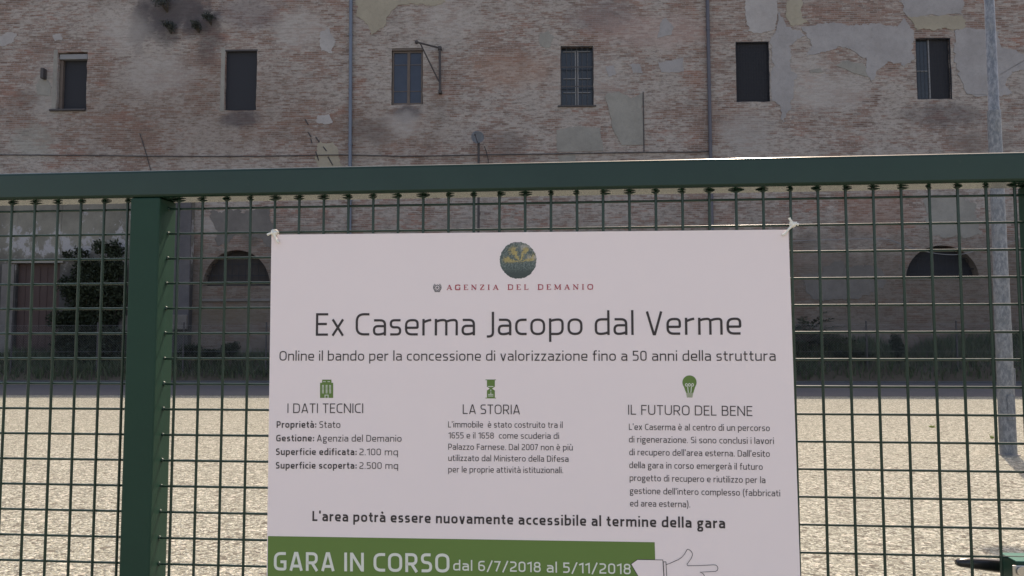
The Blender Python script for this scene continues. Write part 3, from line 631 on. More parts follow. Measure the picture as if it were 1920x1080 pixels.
# ------------------------------------------------------------------ wire net fence in front of the wall
FD = D_KERB + .45
wf_ = thing('wire_fence', 'low chain link fence on thin dark stakes along the foot of the brick wall', 'fence', WP.o, -WYAW)
zt = WP.at(960, 606, FD).z; sx = [WP.at(px, 640, FD).x for px in (-140, 22, 183, 344, 499, 658, 818, 978, 1140, 1300, 1462, 1625, 1794, 1960, 2125)]
for x in sx:
    bm = bmesh.new(); box(bm, x - .022, x + .022, FD - .022, FD + .022, -.1, zt + .05, .004); obj('stake', bm, M['iron'], wf_)
bm = bmesh.new(); xa, xb = sx[0], sx[-1]; zb_, zt2 = .12, zt - .05; hh = zt2 - zb_; n = int((xb - xa) / .085)
for i in range(n):
    x = xa + i * .085
    for sg in (1, -1):
        x2 = x + sg * hh
        if xa <= x2 <= xb: tube(bm, [(x, FD - .025, zb_), (x2, FD - .025 - .004 * sg, zt2)], .0016, 3, False)
for z in (zb_, (zb_ + zt2) / 2, zt2): tube(bm, [(xa, FD - .028, z), (xb, FD - .028, z)], .003, 4)
obj('wire_net', bm, M['galv'], wf_)

# ------------------------------------------------------------------ lamp post
b0 = ground(1891, 853); dY = b0.y
def at_depth(px, py):
    q = ray(px, py); t_ = dY / q.y; return Vector((0, 0, EYE)) + q * t_
lp = thing('lamp_post', 'galvanised steel lamp post with stepped sections standing on the gravel', 'lamp post', b0)
z1 = at_depth(1888, 519).z; z2 = at_depth(1876, 209).z; sc_ = dY / FPX
bm = bmesh.new(); tube(bm, [(0, 0, -.05), (0, 0, z1)], [14.3 * sc_, 13.4 * sc_], 24); obj('lower_section', bm, M['galv'], lp, True)
bm = bmesh.new(); tube(bm, [(0, 0, z1 - .05), (0, 0, z1 + .0), (0, 0, z2)], [13.2 * sc_, 12.5 * sc_, 11.6 * sc_], 24); obj('middle_section', bm, M['galv'], lp, True)
bm = bmesh.new(); tube(bm, [(0, 0, z2), (0, 0, z2 + .02), (0, 0, 9.2)], [11.2 * sc_, 9.7 * sc_, 6.0 * sc_], 24); obj('upper_section', bm, M['galv'], lp, True)
for z, rr in ((z1, 13.9), (z2, 11.9)):
    bm = bmesh.new(); tube(bm, [(0, 0, z - .04), (0, 0, z + .006)], rr * sc_, 24); obj('collar', bm, M['galv'], lp, True)
bm = bmesh.new(); tube(bm, [(0, 0, 9.1), (0, .0, 9.35), (0, .3, 9.5), (0, .9, 9.55)], .04, 10); box(bm, -.14, .14, .8, 1.45, 9.47, 9.6, .03); obj('lamp_head', bm, M['galv'], lp)
bm = bmesh.new(); tube(bm, [(0, 0, -.02), (0, 0, .012)], 19 * sc_, 24); obj('footing', bm, M['stone'], lp)
bm = bmesh.new(); box(bm, -.045, .045, -14.6 * sc_, -13.2 * sc_, .42, .72, .006); obj('service_door', bm, M['galv'], lp)
bm = bmesh.new(); q_ = at_depth(1906, 690).z; tube(bm, [(13.0 * sc_, -.02, q_ - .22), (15.0 * sc_, -.02, q_ - .2), (15.2 * sc_, -.02, q_)], .012, 6); obj('bracket', bm, M['galv'], lp)

# ------------------------------------------------------------------ the green gate
gate = thing('mesh_gate', 'dark green steel gate with square wire mesh and a heavy top rail', 'gate', GO, -GYAW)
HD = .041                        # half depth of the frame tubes
zr1 = GP.at(960, 304.5, -HD).z; zr0 = GP.at(960, 357.5, -HD).z      # top rail
xpL = GP.at(238.5, 545, -HD).x; xpR = GP.at(294, 545, -HD).x; xs = GP.at(1908.5, 400, HD).x
XL, XR, XS2 = -2.2, 4.30, xs + .09
bm = bmesh.new(); box(bm, XL, XR, -HD, HD + .004, zr0, zr1, .007, 4); obj('top_rail', bm, M['paint'], gate)
bm = bmesh.new(); box(bm, xpL, xpR, -HD + .0015, HD - .0015, .06, zr0 - .0005, .004, 3); obj('post', bm, M['satin'], gate)
bm = bmesh.new(); box(bm, xs, XS2, -HD + .0015, HD - .0015, .06, zr0 - .0005, .004, 3); obj('stile', bm, M['satin'], gate)
for a_, b_ in ((XL, XL + .072), (XR - .072, XR)):
    bm = bmesh.new(); box(bm, a_ + .0015, b_ - .0015, -HD + .0015, HD - .0015, -.05, zr0 - .0005, .004, 3); obj('post', bm, M['satin'], gate)
bm = bmesh.new(); bm.free()
for a_, b_ in ((XL + .072, xpL - .001), (xpR + .001, xs - .001), (XS2 + .001, XR - .073)):
    bm = bmesh.new(); box(bm, a_, b_, -HD + .003, HD - .003, .06, .13, .004, 3); obj('bottom_rail', bm, M['paint'], gate)
rg = random.Random(2)
def panel(xcols, xa, xb):
    bm = bmesh.new(); rv, rh = .0034, .0029
    for x in xcols:
        tube(bm, [(x, -.003, .13), (x, -.003, .8), (x + rg.uniform(-.0008, .0008), -.003, 1.3), (x, -.003, zr0 + .003)], rv, 8)
        for s in (-1, 1): tube(bm, [(x, -.003, zr0 - .004), (x + s * rg.uniform(.006, .019), -.003 + rg.uniform(-.004, .004), zr0 - rg.uniform(.0005, .003))], [.0045, .0007], 6)
        blob(bm, (x, -.003, zr0 - .003), (rg.uniform(.0038, .0055), .005, rg.uniform(.004, .008)), 1, .25)
    z = GZ
    while z > .16:
        tube(bm, [(xa - .002, .0028, z), (xb + .002, .0028, z)], rh, 8)
        for x, s in ((xa, 1), (xb, -1)): blob(bm, (x, .0028, z + .001), (.006, rg.uniform(.005, .007), rg.uniform(.0045, .007)), 1, .2)
        z -= RH
    return obj('mesh_panel', bm, M['rod'], gate, True)
panel([i * CW for i in range(0, 33)], xpR, xs)
xl0 = GP.at(240.7, 392, 0).x; panel([xl0 - CW * i for i in range(0, 24) if xl0 - CW * i > XL + .08], XL + .07, xpL)
panel([XS2 + .03 + CW * i for i in range(0, 60) if XS2 + .03 + CW * i < XR - .08], XS2, XR - .07)
# hinges / lock
c0 = GP.at(1891, 1045, .0); lx = GP.at(1901, 1053, -.02).x; lz = GP.at(1910, 1054, -.03).z
bm = bmesh.new(); box(bm, lx, xs - .001, -.030, .034, lz - .16, lz, .002); lock = obj('lock_case', bm, M['satin'], gate)
bm = bmesh.new(); box(bm, lx - .001, xs - .002, -.031, .035, lz + .0003, lz + .003, .001); obj('sunlit_lock_top', bm, M['sunlit_green'], lock)  # added cap carrying the sunlit turquoise of the lock top as colour
bm = bmesh.new(); box(bm, lx - .010, xs + .03, -.0345, -.0305, lz - .20, lz - .006, .0015); obj('escutcheon', bm, M['steel'], lock)
bm = bmesh.new(); q = GP.at(1916, 1072, -.0385); tube(bm, [(q.x, -.036, q.z), (q.x, -.040, q.z)], .0095, 16); obj('cylinder', bm, M['steel'], lock)
hp = [GP.at(x, y, .055) for x, y in ((1793, 1055), (1800, 1055), (1820, 1056), (1845, 1058.5), (1870, 1061), (1890, 1062.5), (1905, 1063))]
bm = bmesh.new(); hs = [.0060, .0095, .0120, .0135, .0145, .0145, .014]
rings = []
for p, h_ in zip(hp, hs): rings.append([bm.verts.new((p.x, p.y + .009 * cos(2 * pi * k / 12), p.z + h_ * (1 if abs(sin(2 * pi * k / 12)) > .3 else .8) * sin(2 * pi * k / 12))) for k in range(12)])
for A_, B_ in zip(rings, rings[1:]):
    for k in range(12): bm.faces.new((A_[k], A_[(k + 1) % 12], B_[(k + 1) % 12], B_[k]))
bm.faces.new(rings[0][::-1]); bm.faces.new(rings[-1])
tube(bm, [(hp[-1].x - .004, .055, hp[-1].z), (hp[-1].x - .004, .030, hp[-1].z)], .012, 12)
obj('handle', bm, M['black'], lock, True)

# ------------------------------------------------------------------ the poster
PD = -.0105                       # just in front of the upright rods
TL, TR = GP.at(509, 440, PD), GP.at(1478.5, 430.5, PD); BL, BR = GP.at(500, 1080, PD), GP.at(1500.5, 1080, PD)
dl = (BL - TL) / (TL.z - BL.z); dr_ = (BR - TR) / (TR.z - BR.z); zbot = TL.z - 1.02
PBL = TL + dl * (TL.z - zbot); PBR = TR + dr_ * (TR.z - zbot)
poster = thing('poster', 'large pale information poster in Italian tied to the green gate', 'poster', GO, -GYAW)
def wave(x, z): return .0022 * sin(3.1 * x + .6) * sin(2.3 * z + 1.2) + .0012 * sin(7 * x + 3 * z)
bm = bmesh.new(); NXp, NZp = 48, 36; G2 = []
for th in (0, .0007):
    G_ = []
    for i in range(NXp + 1):
        col_ = []
        for j in range(NZp + 1):
            a, b_ = TL.lerp(TR, i / NXp), PBL.lerp(PBR, i / NXp); p = a.lerp(b_, j / NZp); col_.append(bm.verts.new((p.x, PD + th, p.z)))
        G_.append(col_)
    G2.append(G_)
for G_ in G2:
    for i in range(NXp):
        for j in range(NZp): bm.faces.new((G_[i][j], G_[i + 1][j], G_[i + 1][j + 1], G_[i][j + 1]))
for i in range(NXp):
    for j in (0, NZp): bm.faces.new((G2[0][i][j], G2[0][i + 1][j], G2[1][i + 1][j], G2[1][i][j]))
for j in range(NZp):
    for i in (0, NXp): bm.faces.new((G2[0][i][j], G2[0][i][j + 1], G2[1][i][j + 1], G2[1][i][j]))
bmesh.ops.recalc_face_normals(bm, faces=bm.faces[:]); obj('sheet', bm, M['paper'], poster)

# lettering: every letter is drawn as pen strokes with rounded corners
def fillet(pts, r, closed):
    P = [(p[0], p[1], (p[2] if len(p) > 2 else r)) for p in pts]; n = len(P); out = []
    for i, (x, y, rr) in enumerate(P):
        if not closed and i in (0, n - 1) or rr <= 0: out.append(Vector((x, y))); continue
        A = Vector(P[i - 1][:2]); B = Vector((x, y)); D = Vector(P[(i + 1) % n][:2]); u = A - B; v = D - B
        lu, lv = u.length, v.length
        if lu < 1e-6 or lv < 1e-6: out.append(B); continue
        k_ = min(rr, lu * (.5 if (closed or i > 1) else 1.0), lv * (.5 if (closed or i < n - 2) else 1.0)); a = B + u / lu * k_; c = B + v / lv * k_
        for s in range(7):
            t_ = s / 6; e = (1 - t_) ** 2 * a + 2 * t_ * (1 - t_) * B + t_ * t_ * c; w_ = .80
            e = e.lerp(B, .0); out.append(e)
    return out
def ribbon(bm, P, hw, closed, place, lift, ax_=1.0):
    Q = [P[0]]
    for p in P[1:]:
        if (p - Q[-1]).length > 1e-5: Q.append(p)
    if closed and (Q[0] - Q[-1]).length < 1e-5: Q.pop()
    n = len(Q)
    if n < 2: return
    L, R = [], []
    for i in range(n):
        a = Q[i - 1] if (closed or i > 0) else None; b = Q[(i + 1) % n] if (closed or i < n - 1) else None
        d1 = (Q[i] - a).normalized() if a is not None else None; d2 = (b - Q[i]).normalized() if b is not None else None
        if d1 is None: d1 = d2
        if d2 is None: d2 = d1
        m_ = d1 + d2
        if m_.length < 1e-4: m_ = d1
        m_.normalize(); nn = Vector((-m_.y, m_.x)); k_ = max(.38, nn.dot(Vector((-d1.y, d1.x)))); o_ = nn * (hw / k_)
        L.append(bm.verts.new(place(Q[i] + o_, lift))); R.append(bm.verts.new(place(Q[i] - o_, lift)))
    for i in range(n if closed else n - 1):
        j = (i + 1) % n; bm.faces.new((L[i], R[i], R[j], L[j]))
X_, A_H, DE = .722, 1.06, -.29
def glyph(ch, s):
    l, b, t, T = s, s, X_ - s, 1 - s
    if ch in 'àèù':
        W_, st = glyph({'à': 'a', 'è': 'e', 'ù': 'u'}[ch], s); return W_, st + [([(W_ * .30, 1.04), (W_ * .56, .87)], 0, 0)]
    if ch == ' ': return .19, []
    if ch == 'a': W_ = .56; r = W_ - s; m_ = .415; return W_, [([(.05, t), (r, t), (r, 0)], .2, 0), ([(r, m_), (l, m_), (l, b), (r - .14, b), (r, b + .07)], .17, 0)]
    if ch == 'b': W_ = .60; r = W_ - s; return W_, [([(l, A_H), (l, 0)], 0, 0), ([(l, t - .07), (l + .15, t), (r, t), (r, b), (l, b)], .24, 0)]
    if ch == 'c': W_ = .47; return W_, [([(W_, t - .005), (l, t), (l, b), (W_, b + .005)], .26, 0)]
    if ch == 'd': W_ = .60; r = W_ - s; return W_, [([(r, A_H), (r, 0)], 0, 0), ([(r, t), (l, t), (l, b), (r - .15, b), (r, b + .07)], .24, 0)]
    if ch == 'e': W_ = .58; r = W_ - s; return W_, [([(W_ - .04, b), (l, b), (l, t), (r, t), (r, .34, .04), (l, .34)], .24, 0)]
    if ch == 'f': W_ = .38; return W_, [([(.09 + s, 0), (.09 + s, 1.05 - s), (W_, 1.05 - s)], .16, 0), ([(0, t), (W_ - .02, t)], 0, 0)]
    if ch == 'g':
        W_ = .57; r = W_ - .05 - s
        return W_, [([(l + .01, .30), (l + .01, t), (r, t), (r, .30)], .17, 1), ([(r - .12, t), (W_, t)], 0, 0),
                    ([(l + .14, .30), (l + .03, .22), (l + .06, .06), (r + .03, .04), (r + .03, -.27), (l, -.27), (l, -.05), (l + .16, .05)], .12, 0)]
    if ch == 'h': W_ = .58; r = W_ - s; return W_, [([(l, A_H), (l, 0)], 0, 0), ([(l, t - .08), (l + .2, t), (r, t), (r, 0)], .2, 0)]
    if ch == 'i': return 2 * s, [([(l, 0), (l, X_)], 0, 0), ([(l, .90), (l, 1.03)], 0, 0)]
    if ch == 'l': return 2 * s, [([(l, 0), (l, A_H)], 0, 0)]
    if ch == 'm': W_ = .96; r = W_ - s; m_ = W_ / 2; return W_, [([(l, X_), (l, 0)], 0, 0), ([(l, t - .07), (l + .18, t), (m_, t), (m_, 0)], .18, 0), ([(m_, t - .07), (m_ + .18, t), (r, t), (r, 0)], .18, 0)]
    if ch == 'n': W_ = .58; r = W_ - s; return W_, [([(l, X_), (l, 0)], 0, 0), ([(l, t - .07), (l + .2, t), (r, t), (r, 0)], .2, 0)]
    if ch == 'o': W_ = .61; r = W_ - s; return W_, [([(l, b), (l, t), (r, t), (r, b)], .26, 1)]
    if ch == 'p': W_ = .60; r = W_ - s; return W_, [([(l, X_), (l, DE)], 0, 0), ([(l, t - .07), (l + .15, t), (r, t), (r, b), (l, b)], .24, 0)]
    if ch == 'q': W_ = .60; r = W_ - s; return W_, [([(r, X_), (r, DE)], 0, 0), ([(r, t), (l, t), (l, b), (r - .15, b), (r, b + .07)], .24, 0)]
    if ch == 'r': W_ = .37; return W_, [([(l, X_), (l, 0)], 0, 0), ([(l, t - .10), (l + .16, t - .02), (W_, t + .01)], .12, 0)]
    if ch == 's': W_ = .49; r = W_ - s; m_ = X_ / 2; return W_, [([(r + s * .3, t), (l, t), (l, m_), (r, m_), (r, b), (l - s * .5, b)], .15, 0)]
    if ch == 't': W_ = .38; return W_, [([(.09 + s, .94), (.09 + s, b), (W_, b)], .16, 0), ([(0, t), (W_ - .01, t)], 0, 0)]
    if ch == 'u': W_ = .58; r = W_ - s; return W_, [([(r, X_), (r, 0)], 0, 0), ([(l, X_), (l, b), (r - .2, b), (r, b + .07)], .2, 0)]
    if ch == 'v': W_ = .54; return W_, [([(s * .95, X_), (W_ / 2 - s * .3, s * .55), (W_ / 2 + s * .3, s * .55), (W_ - s * .95, X_)], 0, 0)]
    if ch == 'x': W_ = .54; return W_, [([(s, 0), (W_ - s, X_)], 0, 0), ([(s, X_), (W_ - s, 0)], 0, 0)]
    if ch == 'z': W_ = .48; return W_, [([(0, t), (W_ - s * 1.2, t), (s * 1.2, b), (W_, b)], 0, 0)]
    if ch == 'A': W_ = .69; return W_, [([(s, 0), (W_ / 2 - s * .55, T + s * .1), (W_ / 2 + s * .55, T + s * .1), (W_ - s, 0)], 0, 0), ([(.14, .25), (W_ - .14, .25)], 0, 0)]
    if ch == 'B': W_ = .62; r = W_ - s; return W_, [([(l, .53), (l, T, 0), (r - .04, T), (r - .04, .53), (l, .53)], .2, 0), ([(l, .53), (r, .53), (r, b), (l, b, 0), (l, .53)], .2, 0)]
    if ch == 'C': W_ = .58; return W_, [([(W_, T - .01), (l, T), (l, b), (W_, b + .01)], .32, 0)]
    if ch == 'D': W_ = .68; r = W_ - s; return W_, [([(l, b, 0), (l, T, 0), (r, T), (r, b)], .32, 1)]
    if ch == 'E': W_ = .52; return W_, [([(W_, T), (l, T), (l, b), (W_, b)], 0, 0), ([(l, .52), (W_ - .05, .52)], 0, 0)]
    if ch == 'F': W_ = .50; return W_, [([(W_, T), (l, T), (l, 0)], 0, 0), ([(l, .50), (W_ - .05, .50)], 0, 0)]
    if ch == 'G': W_ = .65; r = W_ - s; return W_, [([(W_ - .04, T - .01), (l, T), (l, b), (r, b, .08), (r, .47, 0), (W_ * .52, .47)], .32, 0)]
    if ch == 'I': return 2 * s, [([(l, 0), (l, 1)], 0, 0)]
    if ch == 'J': W_ = .30; r = W_ - s; return W_, [([(r, 1.02), (r, -.05), (0, -.05)], .18, 0)]
    if ch == 'L': W_ = .50; return W_, [([(l, 1), (l, b), (W_, b)], 0, 0)]
    if ch == 'M': W_ = .86; return W_, [([(s, 0), (s + .05, T), (W_ / 2, .22), (W_ - s - .05, T), (W_ - s, 0)], 0, 0)]
    if ch == 'N': W_ = .70; r = W_ - s; return W_, [([(l, 0), (l, 1)], 0, 0), ([(r, 0), (r, 1)], 0, 0), ([(l + s * .3, 1 - s * .8), (r - s * .3, s * .8)], 0, 0)]
    if ch == 'O': W_ = .71; r = W_ - s; return W_, [([(l, b), (l, T), (r, T), (r, b)], .34, 1)]
    if ch == 'P': W_ = .60; r = W_ - s; return W_, [([(l, 0), (l, T, 0), (r, T), (r, .40), (l, .40)], .22, 0)]
    if ch == 'R': W_ = .63; r = W_ - s; return W_, [([(l, 0), (l, T, 0), (r - .02, T), (r - .02, .43), (l, .43)], .22, 0), ([(W_ * .50, .43), (W_ - s * .8, 0)], 0, 0)]
    if ch == 'S': W_ = .56; r = W_ - s; return W_, [([(r, T), (l, T), (l, .52), (r, .50), (r, b), (l - s * .5, b)], .19, 0)]
    if ch == 'T': W_ = .58; return W_, [([(0, T), (W_, T)], 0, 0), ([(W_ / 2, T), (W_ / 2, 0)], 0, 0)]
    if ch == 'U': W_ = .67; r = W_ - s; return W_, [([(l, 1), (l, b), (r, b), (r, 1)], .30, 0)]
    if ch == 'V': W_ = .66; return W_, [([(s * .95, 1), (W_ / 2 - s * .45, s * .6), (W_ / 2 + s * .45, s * .6), (W_ - s * .95, 1)], 0, 0)]
    if ch == '0': W_ = .58; r = W_ - s; return W_, [([(l, b), (l, T), (r, T), (r, b)], .27, 1)]
    if ch == '1': W_ = .36; r = W_ - s; return W_, [([(0.0, .80), (r, T), (r, 0)], 0, 0)]
    if ch == '2': W_ = .55; r = W_ - s; return W_, [([(.03, T - .01), (r, T), (r, .52), (l, .30), (l, b, 0), (W_, b)], .22, 0)]
    if ch == '5': W_ = .55; r = W_ - s; return W_, [([(W_ - .04, T), (l + .02, T, 0), (l + .02, .57, 0), (r, .57), (r, b), (.02, b)], .22, 0)]
    if ch == '6': W_ = .57; r = W_ - s; return W_, [([(W_ - .05, T), (l, T), (l, b), (r, b), (r, .56), (l, .56)], .24, 0)]
    if ch == '7': W_ = .52; return W_, [([(0, T), (W_ - s, T), (W_ * .30, 0)], 0, 0)]
    if ch == '8': W_ = .58; r = W_ - s; return W_, [([(l + .02, .53), (l + .02, T), (r - .02, T), (r - .02, .53)], .2, 1), ([(l, b), (l, .53), (r, .53), (r, b)], .2, 1)]
    if ch == '.': return 2.3 * s, [([(1.15 * s, 0), (1.15 * s, 2.3 * s)], 0, 0)]
    if ch == ':': return 2.3 * s, [([(1.15 * s, .04), (1.15 * s, .04 + 2.3 * s)], 0, 0), ([(1.15 * s, .46), (1.15 * s, .46 + 2.3 * s)], 0, 0)]
    if ch == "'": return 2 * s, [([(l, .76), (l, A_H)], 0, 0)]
    if ch == '(': return .24, [([(.22, 1.12), (l, .75), (l, .10), (.22, -.24)], .3, 0)]
    if ch == ')': return .24, [([(.02, 1.12), (.24 - s, .75), (.24 - s, .10), (.02, -.24)], .3, 0)]
    if ch == '/': return .46, [([(.03, -.08), (.43, 1.04)], 0, 0)]
    return .4, []
SERIF = {'A': (.72, [([(.08, 0), (.36, .98)], 1), ([(.36, .98), (.64, 0)], 2), ([(.18, .32), (.54, .32)], 1), ([(0, .03), (.2, .03)], 1), ([(.5, .03), (.76, .03)], 1)]),
         'G': (.74, [([(.66, .72), (.62, .93), (.40, .97), (.10, .90), (.06, .5), (.10, .08), (.42, .02), (.64, .08), (.64, .42)], 2), ([(.50, .42), (.74, .42)], 1)]),
         'E': (.60, [([(.14, 0), (.14, 1)], 2), ([(.02, .97), (.54, .97), (.54, .80)], 1), ([(.02, .03), (.58, .03), (.58, .22)], 1), ([(.14, .52), (.42, .52)], 1)]),
         'N': (.76, [([(.12, 0), (.12, .97)], 1), ([(.10, .97), (.64, .03)], 2), ([(.64, .03), (.64, 1)], 1), ([(0, .97), (.16, .97)], 1), ([(.52, .97), (.76, .97)], 1), ([(0, .03), (.24, .03)], 1)]),
         'Z': (.62, [([(.08, .80), (.08, .97), (.56, .97)], 1), ([(.54, .97), (.06, .03)], 2), ([(.06, .03), (.56, .03), (.58, .22)], 1)]),
         'I': (.30, [([(.15, 0), (.15, 1)], 2), ([(.02, .97), (.28, .97)], 1), ([(.02, .03), (.28, .03)], 1)]),
         'D': (.76, [([(.14, 0), (.14, 1)], 2), ([(.02, .97), (.42, .97), (.68, .86), (.70, .5), (.68, .14), (.42, .03), (.02, .03)], 1.6)]),
         'L': (.58, [([(.14, 0), (.14, 1)], 2), ([(.02, .97), (.28, .97)], 1), ([(.02, .03), (.54, .03), (.56, .24)], 1)]),
         'M': (.92, [([(.12, 0), (.14, .97)], 1), ([(.13, .97), (.44, .06)], 2), ([(.44, .06), (.78, .97)], 1), ([(.78, 1), (.80, 0)], 2), ([(0, .97), (.14, .97)], 1), ([(.78, .97), (.92, .97)], 1), ([(0, .03), (.24, .03)], 1), ([(.66, .03), (.92, .03)], 1)]),
         'O': (.78, [([(.39, .98), (.12, .88), (.06, .5), (.12, .12), (.39, .02), (.66, .12), (.72, .5), (.66, .88), (.39, .98)], 1.8)]), ' ': (.40, [])}
LIFT = .0005
def text(name, parts_, mat, cap_px, weight=.062, gap=.135, serif=False, parent=None):
    # parts_: list of (string, left px x, left px y, right px x, right px y, weight or None)
    bm = bmesh.new(); nst = 0
    for part in parts_:
        st_, xa, ya, xb, yb = part[:5]; s = part[5] if len(part) > 5 else weight
        P0, P1 = GP.at(xa, ya, PD), GP.at(xb, yb, PD); mx = (xa + xb) / 2; my = (ya + yb) / 2
        cap = (GP.at(mx, my - cap_px, PD) - GP.at(mx, my, PD)).z
        adv, items = 0.0, []
        for i, ch in enumerate(st_):
            if serif: W_, stt = SERIF[ch]
            else: W_, stt = glyph(ch, s)
            items.append((adv, stt)); adv += W_ + gap + (0 if serif else (s * .2))
        tot = adv - gap - (0 if serif else s * .2); ex_ = (P1 - P0); k_ = ex_.length / (tot * cap)
        exn = Vector((ex_.x, 0, ex_.z)).normalized(); ez = Vector((-exn.z, 0, exn.x))
        for a_, stt in items:
            for sk in stt:
                if serif: P = [Vector(p) for p in sk[0]]; hw, cl_ = .050 * sk[1], False
                else: P = fillet(sk[0], sk[1], sk[2]); hw, cl_ = s, bool(sk[2])
                P = [Vector(((p.x + a_) * k_, p.y)) for p in P]; nst += 1
                place = lambda q, lf: P0 + (exn * q.x + ez * q.y) * cap + Vector((0, -lf, 0))
                ribbon(bm, P, hw, cl_, place, LIFT + (nst % 7) * .00006)
    bmesh.ops.recalc_face_normals(bm, faces=bm.faces[:])
    return obj(name, bm, mat, parent or poster)
text('title', [('Ex Caserma Jacopo dal Verme', 592, 629.6, 1390.5, 627.5)], M['ink'], 43.4, .051)
text('subtitle', [('Online il bando per la concessione di valorizzazione fino a 50 anni della struttura', 524, 676.2, 1454.4, 676.6)], M['ink'], 18.6, .057)
text('agency_name', [('AGENZIA DEL DEMANIO', 837.5, 543.6, 1112.3, 542.8)], M['inkred'], 9.6, gap=.42, serif=True)
text('heading', [('I DATI TECNICI', 539, 774.4, 681, 774.5)], M['ink'], 18, .050)
text('heading', [('LA STORIA', 867.7, 776.1, 975, 776.8)], M['ink'], 18, .050)
text('heading', [('IL FUTURO DEL BENE', 1177.7, 777.4, 1410.7, 780.1)], M['ink'], 18.6, .050)
text('paragraph', [('Proprietà:', 518.7, 802, 593.3, 802.1, .085), ('Stato', 599, 802.1, 638.3, 802.2), ('Gestione:', 518, 827.5, 589.3, 827.6, .085), ('Agenzia del Demanio', 594.5, 827.7, 753, 828.2),
                   ('Superficie edificata:', 517.6, 853, 669, 853.4, .085), ('2.100 mq', 674, 853.4, 746.3, 853.6), ('Superficie scoperta:', 517.2, 878.6, 669, 879, .085), ('2.500 mq', 674, 879, 746.6, 879.2)], M['ink'], 12.4, .058)
text('paragraph', [("L'immobile  è stato costruito tra il", 840.3, 801.4, 1055, 802.4), ('1655 e il 1658  come scuderia di', 841, 821.9, 1048.3, 822.9), ('Palazzo Farnese. Dal 2007 non è più', 840.6, 843.2, 1074, 844.5),
                   ('utilizzato dal Ministero della Difesa', 840.6, 864.2, 1066, 866), ('per le proprie attività istituzionali.', 840.6, 885.6, 1056, 887.2)], M['ink'], 11.4, .058)
text('paragraph', [("L'ex Caserma è al centro di un percorso", 1179.3, 806, 1443.3, 808.4), ('di rigenerazione. Si sono conclusi i lavori', 1179.3, 829.4, 1451, 832.6), ("di recupero dell'area esterna. Dall'esito", 1180, 853.4, 1443.3, 856.7),
                   ('della gara in corso emergerà il futuro', 1180, 877.6, 1430, 881), ('progetto di recupero e riutilizzo per la', 1180.7, 901.6, 1435, 905.8), ("gestione dell'intero complesso (fabbricati", 1181, 925.8, 1462.7, 930.7), ('ed area esterna).', 1181.3, 949.4, 1294, 951.3)], M['ink'], 11.8, .058)
text('notice_line', [("L'area potrà essere nuovamente accessibile al termine della gara", 585.7, 976.8, 1359.7, 990.6)], M['ink'], 19.2, .088)
# printed shapes
def P2(x, y, lf): p = GP.at(x, y, PD); return (p.x, PD - lf, p.z)
def flat(bm, pts, lf):
    f = bm.faces.new([bm.verts.new(P2(x, y, lf)) for x, y in pts]); f.normal_update(); bmesh.ops.triangulate(bm, faces=[f]); return
def line(bm, pts, wpx, lf, closed=False):
    Q = [Vector(p) for p in pts]; ribbon(bm, Q, wpx / 2, closed, lambda q, l_: Vector(P2(q.x, q.y, l_)), lf)
def shape(name, mat, fn, parent=None):
    bm = bmesh.new(); fn(bm); bmesh.ops.recalc_face_normals(bm, faces=bm.faces[:]); return obj(name, bm, mat, parent or poster)
band = shape('green_band', M['inkgreen'], lambda bm: flat(bm, [(502.5, 1005), (1227.6, 1016.6), (1232, 1180), (500.5, 1180)], .0003))
text('band_text', [('GARA IN CORSO', 513.3, 1069.4, 843.3, 1073.4, .077), ], M['paleink'], 35.2, .077, gap=.12)
text('band_text', [('dal 6/7/2018 al 5/11/2018', 849.6, 1069.4, 1183, 1076.6, .070)], M['paleink'], 19.4, .070, gap=.12)
Zi = lambda ox, oy, s, pts: [(ox + x / s, oy + y / s) for x, y in pts]
def bld_icon(bm): flat(bm, Zi(580, 700, 18, [(362, 318), (432, 318), (432, 213), (748, 213), (748, 318), (806, 318), (806, 830), (362, 830)]), .0003)
ic = shape('building_icon', M['inkgreen'], bld_icon)
def bld_icon2(bm):
    q = lambda a, b_, c_, d_: flat(bm, Zi(580, 700, 18, [(a, b_), (c_, b_), (c_, d_), (a, d_)]), .0006)
    q(470, 270, 555, 290); q(615, 270, 700, 290)
    for x in (430, 552, 672):
        for i in range(7): q(x, 396 + i * 42, x + 64, 396 + i * 42 + 22)
    q(520, 722, 648, 745); q(520, 746, 545, 829); q(622, 746, 648, 829)
shape('icon_windows', M['paleink'], bld_icon2, ic)
def hour(bm):
    flat(bm, Zi(880, 700, 18, [(545, 208), (900, 208), (900, 232), (862, 232), (862, 450), (768, 515), (862, 580), (862, 822), (900, 822), (900, 846), (545, 846), (545, 822), (594, 822), (594, 580), (688, 515), (594, 450), (594, 232), (545, 232)]), .0003)
ic = shape('hourglass_icon', M['inkgreen'], hour)
def hour2(bm):
    q = lambda a, b_, c_, d_: flat(bm, Zi(880, 700, 18, [(a, b_), (c_, b_), (c_, d_), (a, d_)]), .0006)
    q(632, 432, 812, 456); q(716, 545, 738, 612); q(716, 640, 738, 699); q(634, 700, 812, 722); q(634, 752, 812, 776)
shape('icon_sand', M['paleink'], hour2, ic)
def bulb(bm):
    pts = [(660 + 206 * cos(a), 415 + 202 * sin(a)) for a in [radians(160 + i * 220 / 24) for i in range(25)]] + [(820, 560), (775, 705), (772, 712), (560, 712), (555, 700), (505, 565)]
    flat(bm, Zi(1250, 690, 15.43, pts), .0003)
    for i in range(5): line(bm, Zi(1250, 690, 15.43, [(562 + i * 5, 724 + i * 29), (770 - i * 6, 724 + i * 29)]), 1.15, .0004)
ic = shape('bulb_icon', M['inkgreen'], bulb)
